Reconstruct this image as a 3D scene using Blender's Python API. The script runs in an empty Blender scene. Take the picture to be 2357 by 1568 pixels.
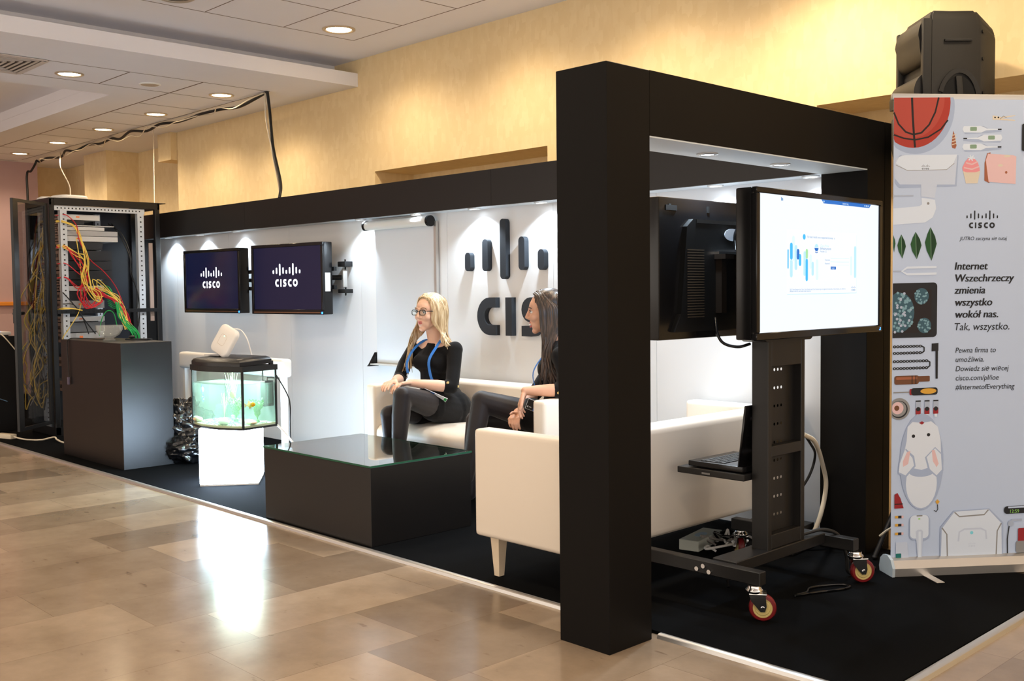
import bpy, bmesh, math, random
from mathutils import Vector, Matrix
from math import sin, cos, pi, radians

random.seed(7)
sc = bpy.context.scene
col = sc.collection

# ------------------------------------------------------------------ camera
cd = bpy.data.cameras.new('camera')
cam = bpy.data.objects.new('camera', cd)
col.objects.link(cam)
cd.sensor_fit = 'HORIZONTAL'
cd.sensor_width = 36.0
cd.lens = 2389.09 * 36.0 / 2357.0
cd.clip_start = 0.05
cd.clip_end = 80
yaw, pit, rol = radians(46.0619), radians(2.7849), radians(-0.6083)
fw = Vector((-sin(yaw) * cos(pit), cos(yaw) * cos(pit), -sin(pit)))
rt = Vector((cos(yaw), sin(yaw), 0))
up = rt.cross(fw)
rt2 = rt * cos(rol) + up * sin(rol)
up2 = up * cos(rol) - rt * sin(rol)
cam.matrix_world = Matrix(((rt2.x, up2.x, -fw.x, 0), (rt2.y, up2.y, -fw.y, 0), (rt2.z, up2.z, -fw.z, 1.25), (0, 0, 0, 1)))
sc.camera = cam

# ------------------------------------------------------------------ world, exposure
sc.view_settings.view_transform = 'Standard'
sc.view_settings.look = 'None'
sc.view_settings.gamma = 1.0
sc.view_settings.exposure = 0.22
sc.view_settings.use_curve_mapping = False
try:
    sc.cycles.transparent_max_bounces = 40
    sc.cycles.max_bounces = 14
except Exception:
    pass
W = bpy.data.worlds.new('hall_light')
sc.world = W
W.use_nodes = True
W.node_tree.nodes['Background'].inputs[0].default_value = (1.0, 0.88, 0.76, 1)
W.node_tree.nodes['Background'].inputs[1].default_value = 1.75

WARM = (1.0, 0.80, 0.56)
COOL = (0.72, 0.87, 1.0)
P_WARM = 56.0      # ceiling downlights over the stand, watts
P_HALL_FILL = 70.0      # unseen downlights added over the hall floor as ambient fill
P_LED = 27.0       # small LED spots under the stand header
P_SCREEN = 0.93     # emission of the big white screen
P_CUBE = 24.0       # emission of the light cube

# ------------------------------------------------------------------ helpers
def srgb(c):
    o = []
    for v in c:
        v = v / 255.0
        o.append(v / 12.92 if v <= 0.04045 else ((v + 0.055) / 1.055) ** 2.4)
    return (o[0], o[1], o[2], 1.0)

MATS = {}
def M(name, rgb=None, rough=0.5, metal=0.0, spec=0.5, emit=0.0, noise=0.0, nscale=40.0, bump=0.0, bscale=300.0, trans=0.0, ior=1.45, alpha=1.0, coat=0.0, sheen=0.0):
    if name in MATS:
        return MATS[name]
    m = bpy.data.materials.new(name)
    m.use_nodes = True
    nt = m.node_tree
    b = nt.nodes['Principled BSDF']
    b.inputs['Base Color'].default_value = srgb(rgb)
    b.inputs['Roughness'].default_value = rough
    b.inputs['Metallic'].default_value = metal
    b.inputs['Specular IOR Level'].default_value = spec
    b.inputs['IOR'].default_value = ior
    if trans: b.inputs['Transmission Weight'].default_value = trans
    if coat: b.inputs['Coat Weight'].default_value = coat
    if sheen: b.inputs['Sheen Weight'].default_value = sheen
    if alpha < 1: b.inputs['Alpha'].default_value = alpha
    if emit:
        b.inputs['Emission Color'].default_value = srgb(rgb)
        b.inputs['Emission Strength'].default_value = emit
        b.inputs['Base Color'].default_value = tuple(c * .04 for c in srgb(rgb)[:3]) + (1,)
    if noise or bump:
        tc = nt.nodes.new('ShaderNodeTexCoord')
    if noise:
        nz = nt.nodes.new('ShaderNodeTexNoise')
        nz.inputs['Scale'].default_value = nscale
        nz.inputs['Detail'].default_value = 4
        nt.links.new(tc.outputs['Object'], nz.inputs['Vector'])
        mx = nt.nodes.new('ShaderNodeMix')
        mx.data_type = 'RGBA'
        base = srgb(rgb)
        mx.inputs[6].default_value = tuple(max(0, c * (1 - noise)) for c in base[:3]) + (1,)
        mx.inputs[7].default_value = tuple(min(1, c * (1 + noise)) for c in base[:3]) + (1,)
        nt.links.new(nz.outputs['Fac'], mx.inputs[0])
        nt.links.new(mx.outputs[2], b.inputs['Base Color'])
    if bump:
        n2 = nt.nodes.new('ShaderNodeTexNoise')
        n2.inputs['Scale'].default_value = bscale
        n2.inputs['Detail'].default_value = 3
        nt.links.new(tc.outputs['Object'], n2.inputs['Vector'])
        bp = nt.nodes.new('ShaderNodeBump')
        bp.inputs['Strength'].default_value = bump
        bp.inputs['Distance'].default_value = 0.002
        nt.links.new(n2.outputs['Fac'], bp.inputs['Height'])
        nt.links.new(bp.outputs['Normal'], b.inputs['Normal'])
    MATS[name] = m
    return m

def V(*a):
    return Vector(a)

class MB:
    """collects shapes and links them as one mesh object"""
    def __init__(s):
        s.v = []; s.f = []; s.m = []; s.cur = 0
    def mat(s, i):
        s.cur = i; return s
    def add(s, vs, fs):
        o = len(s.v)
        s.v += [tuple(v) for v in vs]
        for f in fs:
            s.f.append(tuple(i + o for i in f)); s.m.append(s.cur)
        return s
    def box(s, x0, x1, y0, y1, z0, z1, bev=0.0, seg=2):
        c = V((x0 + x1) / 2, (y0 + y1) / 2, (z0 + z1) / 2)
        return s.obox(c, V((x1 - x0) / 2, 0, 0), V(0, (y1 - y0) / 2, 0), V(0, 0, (z1 - z0) / 2), bev, seg)
    def obox(s, c, a, b, d, bev=0.0, seg=2):
        c = Vector(c)
        vs = [c + a * i + b * j + d * k for k in (-1, 1) for j in (-1, 1) for i in (-1, 1)]
        fs = [(0, 2, 3, 1), (4, 5, 7, 6), (0, 1, 5, 4), (2, 6, 7, 3), (0, 4, 6, 2), (1, 3, 7, 5)]
        if bev <= 0:
            return s.add(vs, fs)
        bm = bmesh.new()
        bv = [bm.verts.new(v) for v in vs]
        for f in fs: bm.faces.new([bv[i] for i in f])
        bmesh.ops.bevel(bm, geom=list(bm.edges), offset=bev, segments=seg, profile=0.6, affect='EDGES', clamp_overlap=True)
        bm.verts.index_update()
        s.add([v.co for v in bm.verts], [[v.index for v in f.verts] for f in bm.faces])
        bm.free()
        return s
    def cyl(s, p, q, r0, r1=None, n=16, cap=True):
        p = Vector(p); q = Vector(q)
        r1 = r0 if r1 is None else r1
        d = (q - p).normalized()
        a = d.orthogonal().normalized(); b = d.cross(a)
        vs = []
        for (o, r) in ((p, r0), (q, r1)):
            for i in range(n):
                t = 2 * pi * i / n
                vs.append(o + a * (r * cos(t)) + b * (r * sin(t)))
        fs = [(i, (i + 1) % n, n + (i + 1) % n, n + i) for i in range(n)]
        if cap:
            fs += [tuple(range(n))[::-1], tuple(range(n, 2 * n))]
        return s.add(vs, fs)
    def lathe(s, c, prof, n=24, axis=(0, 0, 1), cap=True):
        c = Vector(c); d = Vector(axis).normalized()
        a = d.orthogonal().normalized(); b = d.cross(a)
        vs = []
        for (r, h) in prof:
            for i in range(n):
                t = 2 * pi * i / n
                vs.append(c + d * h + a * (r * cos(t)) + b * (r * sin(t)))
        fs = []
        for k in range(len(prof) - 1):
            for i in range(n):
                j = (i + 1) % n
                fs.append((k * n + i, k * n + j, (k + 1) * n + j, (k + 1) * n + i))
        if cap:
            fs.append(tuple(range(n))[::-1])
            fs.append(tuple(range((len(prof) - 1) * n, len(prof) * n)))
        return s.add(vs, fs)
    def tube(s, pts, r, n=6, flat=1.0, closed=False):
        pts = [Vector(p) for p in pts]
        m = len(pts)
        if m < 2: return s
        rr = r if callable(r) else (lambda t: r)
        d = (pts[1] - pts[0]).normalized()
        a = d.orthogonal().normalized()
        vs = []
        for i, p in enumerate(pts):
            if closed: d2 = pts[(i + 1) % m] - pts[i - 1]
            else: d2 = pts[min(i + 1, m - 1)] - pts[max(i - 1, 0)]
            if d2.length > 1e-9: d = d2.normalized()
            a = (a - d * a.dot(d))
            a = a.normalized() if a.length > 1e-6 else d.orthogonal().normalized()
            b = d.cross(a)
            R = rr(i / (m - 1.0))
            for k in range(n):
                t = 2 * pi * k / n
                vs.append(p + a * (R * cos(t)) + b * (R * flat * sin(t)))
        fs = []
        for i in range(m if closed else m - 1):
            i2 = (i + 1) % m
            for k in range(n):
                k2 = (k + 1) % n
                fs.append((i * n + k, i * n + k2, i2 * n + k2, i2 * n + k))
        if not closed:
            fs += [tuple(range(n))[::-1], tuple(range((m - 1) * n, m * n))]
        return s.add(vs, fs)
    def ribbon(s, pts, w, nrm, th=0.002):
        """flat strap following pts, width w across, nrm = face normal (one or per point)"""
        pts = [Vector(p) for p in pts]; m = len(pts); vs = []
        for i, p in enumerate(pts):
            d = (pts[min(i + 1, m - 1)] - pts[max(i - 1, 0)]).normalized()
            nn = Vector(nrm[i] if isinstance(nrm, list) else nrm)
            nn = (nn - d * nn.dot(d)).normalized()
            a = d.cross(nn)
            for (i2, j2) in ((-1, -1), (1, -1), (1, 1), (-1, 1)):
                vs.append(p + a * (w / 2 * i2) + nn * (th / 2 * j2))
        fs = []
        for i in range(m - 1):
            for k in range(4):
                fs.append((i * 4 + k, i * 4 + (k + 1) % 4, i * 4 + 4 + (k + 1) % 4, i * 4 + 4 + k))
        fs += [(3, 2, 1, 0), tuple(range((m - 1) * 4, m * 4))]
        return s.add(vs, fs)
    def ball(s, c, r, n=16, m=10, rot=None):
        c = Vector(c)
        if not hasattr(r, '__len__'): r = (r, r, r)
        vs = []; fs = []
        for j in range(1, m):
            ph = pi * j / m
            for i in range(n):
                t = 2 * pi * i / n
                p = V(r[0] * sin(ph) * cos(t), r[1] * sin(ph) * sin(t), r[2] * cos(ph))
                vs.append(c + (rot @ p if rot else p))
        tp = V(0, 0, r[2]); bt = V(0, 0, -r[2])
        vs.append(c + (rot @ tp if rot else tp)); vs.append(c + (rot @ bt if rot else bt))
        T = len(vs) - 2; B = T + 1
        for j in range(m - 2):
            for i in range(n):
                i2 = (i + 1) % n
                fs.append((j * n + i, (j + 1) * n + i, (j + 1) * n + i2, j * n + i2))
        for i in range(n):
            i2 = (i + 1) % n
            fs.append((T, i, i2)); fs.append((B, (m - 2) * n + i2, (m - 2) * n + i))
        return s.add(vs, fs)
    def flat(s, pts, o, u, v, w=0.0):
        """filled 2-D outline in the frame o,u,v; w lifts it along u x v"""
        o = Vector(o); u = Vector(u); v = Vector(v); n = u.cross(v)
        return s.add([o + u * p[0] + v * p[1] + n * w for p in pts], [tuple(range(len(pts)))])
    def prism(s, pts, o, u, v, d):
        """2-D outline extruded by the vector d"""
        o = Vector(o); u = Vector(u); v = Vector(v); d = Vector(d); k = len(pts)
        a = [o + u * p[0] + v * p[1] for p in pts]
        vs = a + [p + d for p in a]
        fs = [tuple(range(k))[::-1], tuple(range(k, 2 * k))]
        fs += [(i, (i + 1) % k, k + (i + 1) % k, k + i) for i in range(k)]
        return s.add(vs, fs)
    def stroke(s, pts, t, o, u, v, d=None, closed=False, w=0.0):
        """line of width t along 2-D pts, flat (lifted by w) or extruded by d"""
        o = Vector(o); u = Vector(u); v = Vector(v); n = u.cross(v); m = len(pts)
        L = []; R = []
        for i, p in enumerate(pts):
            if closed: q0 = pts[i - 1]; q1 = pts[(i + 1) % m]
            else: q0 = pts[max(i - 1, 0)]; q1 = pts[min(i + 1, m - 1)]
            dx, dy = q1[0] - q0[0], q1[1] - q0[1]
            l = math.hypot(dx, dy) or 1
            tt = t(i / (m - 1.0)) if callable(t) else t
            nx, ny = -dy / l * tt / 2, dx / l * tt / 2
            L.append((p[0] + nx, p[1] + ny)); R.append((p[0] - nx, p[1] - ny))
        P = lambda q: o + u * q[0] + v * q[1] + n * w
        vs = [P(q) for q in L] + [P(q) for q in R]
        k = m if closed else m - 1
        fs = []
        if d is None:
            fs = [(i, m + i, m + (i + 1) % m, (i + 1) % m) for i in range(k)]
        else:
            d = Vector(d)
            vs += [x + d for x in vs]
            for i in range(k):
                j = (i + 1) % m
                fs += [(i, j, m + j, m + i), (2 * m + i, 3 * m + i, 3 * m + j, 2 * m + j),
                       (i, 2 * m + i, 2 * m + j, j), (m + i, m + j, 3 * m + j, 3 * m + i)]
            if not closed:
                fs += [(0, m, 3 * m, 2 * m), (m - 1, 3 * m - 1, 4 * m - 1, 2 * m - 1)]
        return s.add(vs, fs)
    def text(s, body, size, o, u, v, d=None, w=0.0, bold=0.0, shear=0.0, align='LEFT', sx=1.0):
        cu = bpy.data.curves.new('txt', 'FONT')
        cu.body = body; cu.size = size; cu.offset = bold; cu.shear = shear; cu.align_x = align
        cu.resolution_u = 4
        if d is not None: cu.extrude = 0.5
        ob = bpy.data.objects.new('txt', cu)
        col.objects.link(ob)
        dg = bpy.context.evaluated_depsgraph_get()
        me = bpy.data.meshes.new_from_object(ob.evaluated_get(dg))
        o = Vector(o); u = Vector(u); v = Vector(v); n = u.cross(v)
        d2 = Vector(d) if d is not None else V(0, 0, 0)
        s.add([o + u * (q.co.x * sx) + v * q.co.y + n * w + d2 * (q.co.z + 0.5 if d is not None else 0) for q in me.vertices],
              [tuple(f.vertices) for f in me.polygons])
        bpy.data.objects.remove(ob); bpy.data.curves.remove(cu); bpy.data.meshes.remove(me)
        return s
    def build(s, name, mats, parent=None, smooth=None, loc=None, rot=None):
        me = bpy.data.meshes.new(name)
        me.from_pydata(s.v, [], s.f)
        if not isinstance(mats, (list, tuple)): mats = [mats]
        for m in mats: me.materials.append(m)
        for p, i in zip(me.polygons, s.m): p.material_index = i
        bm = bmesh.new(); bm.from_mesh(me)
        bmesh.ops.recalc_face_normals(bm, faces=bm.faces)
        bm.to_mesh(me); bm.free()
        if smooth:
            for p in me.polygons: p.use_smooth = True
            if smooth < 179: me.set_sharp_from_angle(angle=radians(smooth))
        ob = bpy.data.objects.new(name, me)
        col.objects.link(ob)
        if parent: ob.parent = parent
        if loc: ob.location = loc
        if rot: ob.rotation_euler = rot
        return ob

def tag(o, label, cat, group=None, kind=None):
    o['label'] = label; o['category'] = cat
    if group: o['group'] = group
    if kind: o['kind'] = kind
    return o

def struct(o):
    o['kind'] = 'structure'
    return o

def thing(name, label, cat, loc=(0, 0, 0), rz=0.0, group=None, rot=None):
    o = bpy.data.objects.new(name, None)
    o.empty_display_size = 0.1
    col.objects.link(o)
    o.location = loc
    o.rotation_euler = rot if rot else (0, 0, rz)
    return tag(o, label, cat, group)

def copy_tree(o, loc=None, label=None, parent=None, rz=None):
    c = o.copy(); col.objects.link(c)
    if parent: c.parent = parent
    if loc is not None: c.location = loc
    if rz is not None: c.rotation_euler = (0, 0, rz)
    if label: c['label'] = label
    for ch in list(o.children):
        copy_tree(ch, parent=c)
    return c

def spline(ctrl, n=8):
    """Catmull-Rom through the control points"""
    P = [Vector(p) for p in ctrl]
    if len(P) == 2: return [P[0].lerp(P[1], i / n) for i in range(n + 1)]
    Q = [P[0] * 2 - P[1]] + P + [P[-1] * 2 - P[-2]]
    out = []
    for i in range(1, len(Q) - 2):
        a, b, c, d = Q[i - 1], Q[i], Q[i + 1], Q[i + 2]
        for k in range(n):
            t = k / n
            out.append(0.5 * ((2 * b) + (c - a) * t + (2 * a - 5 * b + 4 * c - d) * t * t + (3 * b - a - 3 * c + d) * t ** 3))
    out.append(P[-1])
    return out

def spot(name, loc, power, color, size=120, blend=0.6, rad=0.05, parent=None, rot=(0, 0, 0)):
    l = bpy.data.lights.new(name, 'SPOT')
    l.energy = power; l.color = color; l.spot_size = radians(size); l.spot_blend = blend; l.shadow_soft_size = rad
    o = bpy.data.objects.new(name, l)
    col.objects.link(o)
    o.location = loc; o.rotation_euler = rot
    if parent: o.parent = parent
    return o

def ell(cx, cy, rx, ry, a0=0, a1=360, n=24):
    return [(cx + rx * cos(radians(a0 + (a1 - a0) * i / n)), cy + ry * sin(radians(a0 + (a1 - a0) * i / n))) for i in range(n if a1 - a0 == 360 else n + 1)]

def rrect(x0, y0, x1, y1, r, n=5):
    out = []
    for (cx, cy, a) in ((x1 - r, y1 - r, 0), (x0 + r, y1 - r, 90), (x0 + r, y0 + r, 180), (x1 - r, y0 + r, 270)):
        out += [(cx + r * cos(radians(a + 90 * i / n)), cy + r * sin(radians(a + 90 * i / n))) for i in range(n + 1)]
    return out

def logo(mb, o, u, v, k=1.0, d=None, w=0.0, parts=None, bw=.054):
    """nine rounded bars over five heavy letters; k = scale (1 -> 1.42 m wide), o = centre of the letter base line"""
    hs = [(.42, .543), (.417, .625), (.363, .748), (.417, .627), (.414, .542)]
    hs = hs + hs[3::-1]
    h = .245 * k; t = .066 * k
    def piece(fn, nm):
        m2 = MB() if parts is not None else mb
        fn(m2)
        if parts is not None: parts(nm, m2)
    def fill(m2, pts):
        if d is None: m2.flat(pts, o, u, v, w)
        else: m2.prism(pts, o, u, v, d)
    for i, (z0, z1) in enumerate(hs):
        x = (-0.68 + 0.17 * i) * k
        piece(lambda m2: fill(m2, rrect(x - bw / 2 * k, z0 * k, x + bw / 2 * k, z1 * k, bw * .48 * k)), 'logo_bar')
    def C(x0):
        ww = .178 * k; cx = .118 * k
        pts = [(x0 + ww, h)] + [(x0 + a, b) for a, b in ell(cx, h / 2, cx, h / 2, 90, 270, 14)] + [(x0 + ww, 0), (x0 + ww, t)]
        pts += [(x0 + a, b) for a, b in ell(cx, h / 2, cx - .07 * k, h / 2 - t, 270, 90, 12)] + [(x0 + ww, h - t)]
        return lambda m2: fill(m2, pts)
    def I(x0, ww):
        return lambda m2: fill(m2, [(x0, 0), (x0 + ww, 0), (x0 + ww, h), (x0, h)])
    def S(x0):
        ww = .165 * k; r = (h - t) / 4; a = r + t / 2; b = ww - a
        c = [(ww - .004 * k, h - t / 2), (a, h - t / 2)] + ell(a, h - t / 2 - r, r, r, 90, 270, 10)[1:] + ell(b, h / 2 - r, r, r, 90, -90, 10)[1:] + [(0, t / 2)]
        return lambda m2: m2.stroke([(x0 + p[0], p[1]) for p in c], t, o, u, v, d, w=w)
    def O(x0):
        r = .122 * k
        return lambda m2: m2.stroke(ell(x0 + r, h / 2, r - t / 2, h / 2 - t / 2, n=28), t, o, u, v, d, closed=True, w=w)
    for f in (C(-.592 * k), I(-.322 * k, .058 * k), S(-.176 * k), C(.075 * k), O(.325 * k)): piece(f, 'logo_letter')
# ------------------------------------------------------------------ setting materials
def stone_floor():
    m = bpy.data.materials.new('polished_stone'); m.use_nodes = True
    nt = m.node_tree; b = nt.nodes['Principled BSDF']; N = nt.nodes.new; L = nt.links.new
    tc = N('ShaderNodeTexCoord')
    mp = N('ShaderNodeMapping'); mp.inputs['Rotation'].default_value = (0, 0, radians(90)); mp.inputs['Location'].default_value = (0.23, 0.11, 0)
    L(tc.outputs['Object'], mp.inputs['Vector'])
    br = N('ShaderNodeTexBrick'); br.offset = 0.37; br.offset_frequency = 2; br.squash = 1.35; br.squash_frequency = 3
    br.inputs['Scale'].default_value = 1.0
    br.inputs['Brick Width'].default_value = 0.62; br.inputs['Row Height'].default_value = 0.40
    br.inputs['Mortar Size'].default_value = 0.0009; br.inputs['Mortar Smooth'].default_value = 0.2; br.inputs['Bias'].default_value = -0.15
    br.inputs['Color1'].default_value = srgb((176, 157, 136)); br.inputs['Color2'].default_value = srgb((128, 112, 96)); br.inputs['Mortar'].default_value = srgb((120, 100, 80))
    L(mp.outputs['Vector'], br.inputs['Vector'])
    n1 = N('ShaderNodeTexNoise'); n1.inputs['Scale'].default_value = 3.0; n1.inputs['Detail'].default_value = 8; n1.inputs['Roughness'].default_value = .65
    L(tc.outputs['Object'], n1.inputs['Vector'])
    cr = N('ShaderNodeValToRGB'); cr.color_ramp.elements[0].position = .3; cr.color_ramp.elements[1].position = .72
    cr.color_ramp.elements[0].color = srgb((205, 200, 195)); cr.color_ramp.elements[1].color = (1, 1, 1, 1)
    L(n1.outputs['Fac'], cr.inputs['Fac'])
    mx = N('ShaderNodeMix'); mx.data_type = 'RGBA'; mx.blend_type = 'MULTIPLY'; mx.inputs[0].default_value = 0.8
    L(br.outputs['Color'], mx.inputs[6]); L(cr.outputs['Color'], mx.inputs[7])
    n2 = N('ShaderNodeTexNoise'); n2.inputs['Scale'].default_value = 9; n2.inputs['Detail'].default_value = 6
    mp2 = N('ShaderNodeMapping'); mp2.inputs['Scale'].default_value = (1.0, 2.6, 1)
    L(tc.outputs['Object'], mp2.inputs['Vector']); L(mp2.outputs['Vector'], n2.inputs['Vector'])
    c2 = N('ShaderNodeValToRGB'); c2.color_ramp.elements[0].position = .66; c2.color_ramp.elements[1].position = .78
    c2.color_ramp.elements[0].color = (1, 1, 1, 1); c2.color_ramp.elements[1].color = srgb((175, 160, 150))
    L(n2.outputs['Fac'], c2.inputs['Fac'])
    m3 = N('ShaderNodeMix'); m3.data_type = 'RGBA'; m3.blend_type = 'MULTIPLY'; m3.inputs[0].default_value = 0.8
    L(mx.outputs[2], m3.inputs[6]); L(c2.outputs['Color'], m3.inputs[7])
    L(m3.outputs[2], b.inputs['Base Color'])
    rr = N('ShaderNodeMapRange'); rr.inputs[3].default_value = .13; rr.inputs[4].default_value = .24
    L(n1.outputs['Fac'], rr.inputs[0]); L(rr.outputs[0], b.inputs['Roughness'])
    b.inputs['Specular IOR Level'].default_value = .55
    return m

def wallpaper(name, rgb, dark):
    m = bpy.data.materials.new(name); m.use_nodes = True
    nt = m.node_tree; b = nt.nodes['Principled BSDF']; N = nt.nodes.new; L = nt.links.new
    tc = N('ShaderNodeTexCoord')
    mp = N('ShaderNodeMapping'); mp.inputs['Scale'].default_value = (26, 26, 11)
    L(tc.outputs['Object'], mp.inputs['Vector'])
    vo = N('ShaderNodeTexVoronoi'); vo.distance = 'CHEBYCHEV'; vo.inputs['Scale'].default_value = 1.0
    L(mp.outputs['Vector'], vo.inputs['Vector'])
    no = N('ShaderNodeTexNoise'); no.inputs['Scale'].default_value = 14; no.inputs['Detail'].default_value = 5
    L(tc.outputs['Object'], no.inputs['Vector'])
    a = N('ShaderNodeMath'); a.operation = 'MULTIPLY'
    L(vo.outputs['Color'], a.inputs[0]); L(no.outputs['Fac'], a.inputs[1])
    cr = N('ShaderNodeValToRGB'); cr.color_ramp.elements[0].position = .1; cr.color_ramp.elements[1].position = .5
    cr.color_ramp.elements[0].color = srgb(dark); cr.color_ramp.elements[1].color = srgb(rgb)
    L(a.outputs[0], cr.inputs['Fac']); L(cr.outputs['Color'], b.inputs['Base Color'])
    b.inputs['Roughness'].default_value = .75
    return m

stone = stone_floor()
paper = wallpaper('gold_wallpaper', (236, 213, 168), (230, 205, 157))
lilac = M('lilac_plaster', (190, 160, 160), .8, noise=.05, nscale=6)
ceilw = M('ceiling_paint', (236, 235, 240), .85, noise=.02, nscale=4)
seam = M('tile_seam', (120, 105, 95), .9)
panel_k = M('black_melamine', (17, 14, 13), .37, spec=.5, noise=.25, nscale=500, bump=.1, bscale=700)
panel_p = M('black_portal_board', (15, 13, 12), .55, spec=.15, noise=.25, nscale=500)
panel_w = M('white_board', (226, 226, 226), .5, spec=.3)
carpetm = M('charcoal_carpet', (10, 11, 13), .95, spec=.06, noise=.35, nscale=600, bump=.6, bscale=900, sheen=.0)
alu = M('brushed_aluminium', (205, 202, 198), .35, metal=.85)
silver = M('silver_grey', (190, 190, 190), .4, metal=.6)
chrome = M('chrome', (215, 215, 215), .12, metal=1.0)
black = M('matt_black', (20, 20, 21), .5)
blackg = M('gloss_black', (14, 14, 16), .22)
blacks = M('satin_black', (26, 26, 28), .34)
white = M('white_plastic', (235, 233, 230), .4)
leather = M('white_leather', (230, 220, 207), .42, bump=.12, bscale=420)
cream = M('cream_cable', (222, 210, 188), .5)
lens_w = M('warm_lamp', (255, 226, 178), .4, emit=22.0)
lens_c = M('cool_led', (232, 243, 255), .4, emit=16.0)
dark_lens = M('dark_lamp', (60, 45, 35), .2, metal=.4)

# ------------------------------------------------------------------ floor, walls, ceiling
b = MB(); b.box(-15, 4, -6, 6.2, -.1, 0); struct(b.build('floor', stone))

b = MB()
b.box(-10.32, 3, 5.1, 5.5, 2.224, 3.3)
b.box(-10.32, -6.877, 5.1, 5.5, 0, 2.224)
b.box(-4.927, -2.912, 5.1, 5.5, 0, 2.224)
b.box(-.95, 3, 5.1, 5.5, 0, 2.224)
b.box(-10.32, 3, 5.5, 5.6, 0, 3.3)
struct(b.build('wall_back', paper))
b = MB()
b.box(-12.75, -12.1, 5.09, 5.6, 0, 3.1)
b.box(-12.1, -10.32, 5.48, 5.6, 0, 3.1)
b.box(-14.6, -12.75, 5.45, 5.6, 0, 3.1); b.box(-14.6, -14.25, 4.8, 5.45, 0, 3.1)
struct(b.build('wall_recess', paper))
b = MB(); b.box(-10.62, -10.325, 5.03, 5.48, 2.65, 2.936); struct(b.build('trim_3', paper))
b = MB(); b.box(-14.2, -13.85, -5, 4.93, 0, 3.3); struct(b.build('wall_left', lilac))
b = MB(); b.box(-13.85, -13.8, 2.2, 4.92, 1.12, 1.17, .01); struct(b.build('trim_1', M('orange_rail', (226, 140, 50), .4)))

ZL, ZU = 2.936, 3.156
b = MB()
b.box(-8.73, -7.09, -5, 5.1, ZL, 3.045)
b.box(-14.6, -8.73, 3.72, 5.6, ZL, 3.045)
b.mat(1)
# lay-in tile seams, hair-thin grooves
def seamx(x0, x1, y, z, w=.006): b.box(x0, x1, y - w / 2, y + w / 2, z - .0015, z + .001)
def seamy(x, y0, y1, z, w=.006): b.box(x - w / 2, x + w / 2, y0, y1, z - .0015, z + .001)
seamx(-13.6, -7.74, 4.66, ZL); seamx(-13.6, -7.74, 4.06, ZL, .012)
seamy(-7.74, -2, 4.66, ZL); seamy(-8.33, -2, 4.06, ZL)
for k in range(0, 11): seamy(-8.335 - .6 * k, 4.06, 4.66, ZL)
for y in (3.46, 2.86, 2.26): seamx(-8.33, -7.74, y, ZL, .009)
struct(b.build('ceiling', [ceilw, seam]))
b = MB()
b.box(-7.42, 4, -5, 5.1, ZU, ZU + .1)
b.box(-7.52, -7.42, -5, 5.1, 3.045, ZU + .1)
b.box(-14.2, -8.6, -5, 3.85, 3.13, 3.23)
b.mat(1)
for x in (-6.57, -5.97): seamy(x, -2, 4.69, ZU)
for k in range(6): seamx(-6.57, -5.97, 4.69 - .61 * k, ZU)
seamx(-5.97, 3, 4.08, ZU); seamx(-5.97, 3, 4.69, ZU)
for k in range(9): seamy(-5.37 + .6 * k, 4.08, 4.69, ZU)
struct(b.build('ceiling_upper', [ceilw, seam]))
b = MB()
b.box(-8.735, -8.55, -5, 3.72, 3.045, 3.14); b.box(-14.2, -8.73, 3.715, 3.86, 3.045, 3.14)
struct(b.build('trim_2', ceilw))

# ------------------------------------------------------------------ ceiling downlights
def downlight(loc, label, group, lit=True, r=.105, power=None):
    t = thing('ceiling_downlight', label, 'ceiling light', loc, group=group)
    rim = MB(); rim.lathe((0, 0, 0), [(r, 0.0), (r, -.006), (r * .88, -.012), (r * .76, -.004), (r * .74, 0.0)], 28, cap=False)
    rim.build('rim', M('downlight_rim', (200, 185, 165), .35, metal=.5), t, 60)
    ln = MB(); ln.lathe((0, 0, 0), [(.001, -.0035), (r * .76, -.0035)], 28, cap=False)
    ln.build('lens', lens_w if lit else dark_lens, t)
    if lit: spot('downlight_lamp', (0, 0, -.02), power or P_WARM, WARM, 150, .7, .07, t)
    return t

g = 'lit downlights along the lower ceiling'
xs = [-8.13, -9.38, -10.58, -11.81, -12.99]
names = ['lit ceiling downlight right above the black cable corner, largest of the receding row',
         'lit ceiling downlight second from the cable corner in the receding row',
         'lit ceiling downlight third from the cable corner, middle of the receding row',
         'lit ceiling downlight fourth from the cable corner in the receding row',
         'lit ceiling downlight at the far left end of the receding row']
for x, nm in zip(xs, names): downlight((x, 4.43, ZL), nm, g)
downlight((-8.10, 3.144, ZL), 'lit ceiling downlight beside the square air vent', g)
gu = 'downlights in the upper ceiling'
downlight((-6.356, 4.412, ZU), 'lit downlight alone in the upper white ceiling near the wallpapered wall', gu, r=.12)
downlight((-6.363, 3.16, ZU), 'unlit dark downlight cut by the top edge of the picture', gu, lit=False, r=.12)
for x in (-5.1, -3.9, -2.7, -1.5, -.3):
    downlight((x, 4.412, ZU), 'downlight of the upper ceiling row, out of view above the stand', gu, r=.12, power={-2.7: P_WARM * 2.2, -1.5: P_WARM * .6, -.3: P_WARM * .5}.get(x))
gh = 'unseen fill downlights added over the hall floor'
for x in (-9.4, -6.4, -3.9, -1.5):  # lamps out of view, added to fill the floor and sofa backs with light
    for y in (1.6, -.8):
        downlight((x, y, ZU if x > -7 else 3.13), 'unseen fill downlight added over the stone floor', gh, r=.12, power=P_HALL_FILL)

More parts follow.
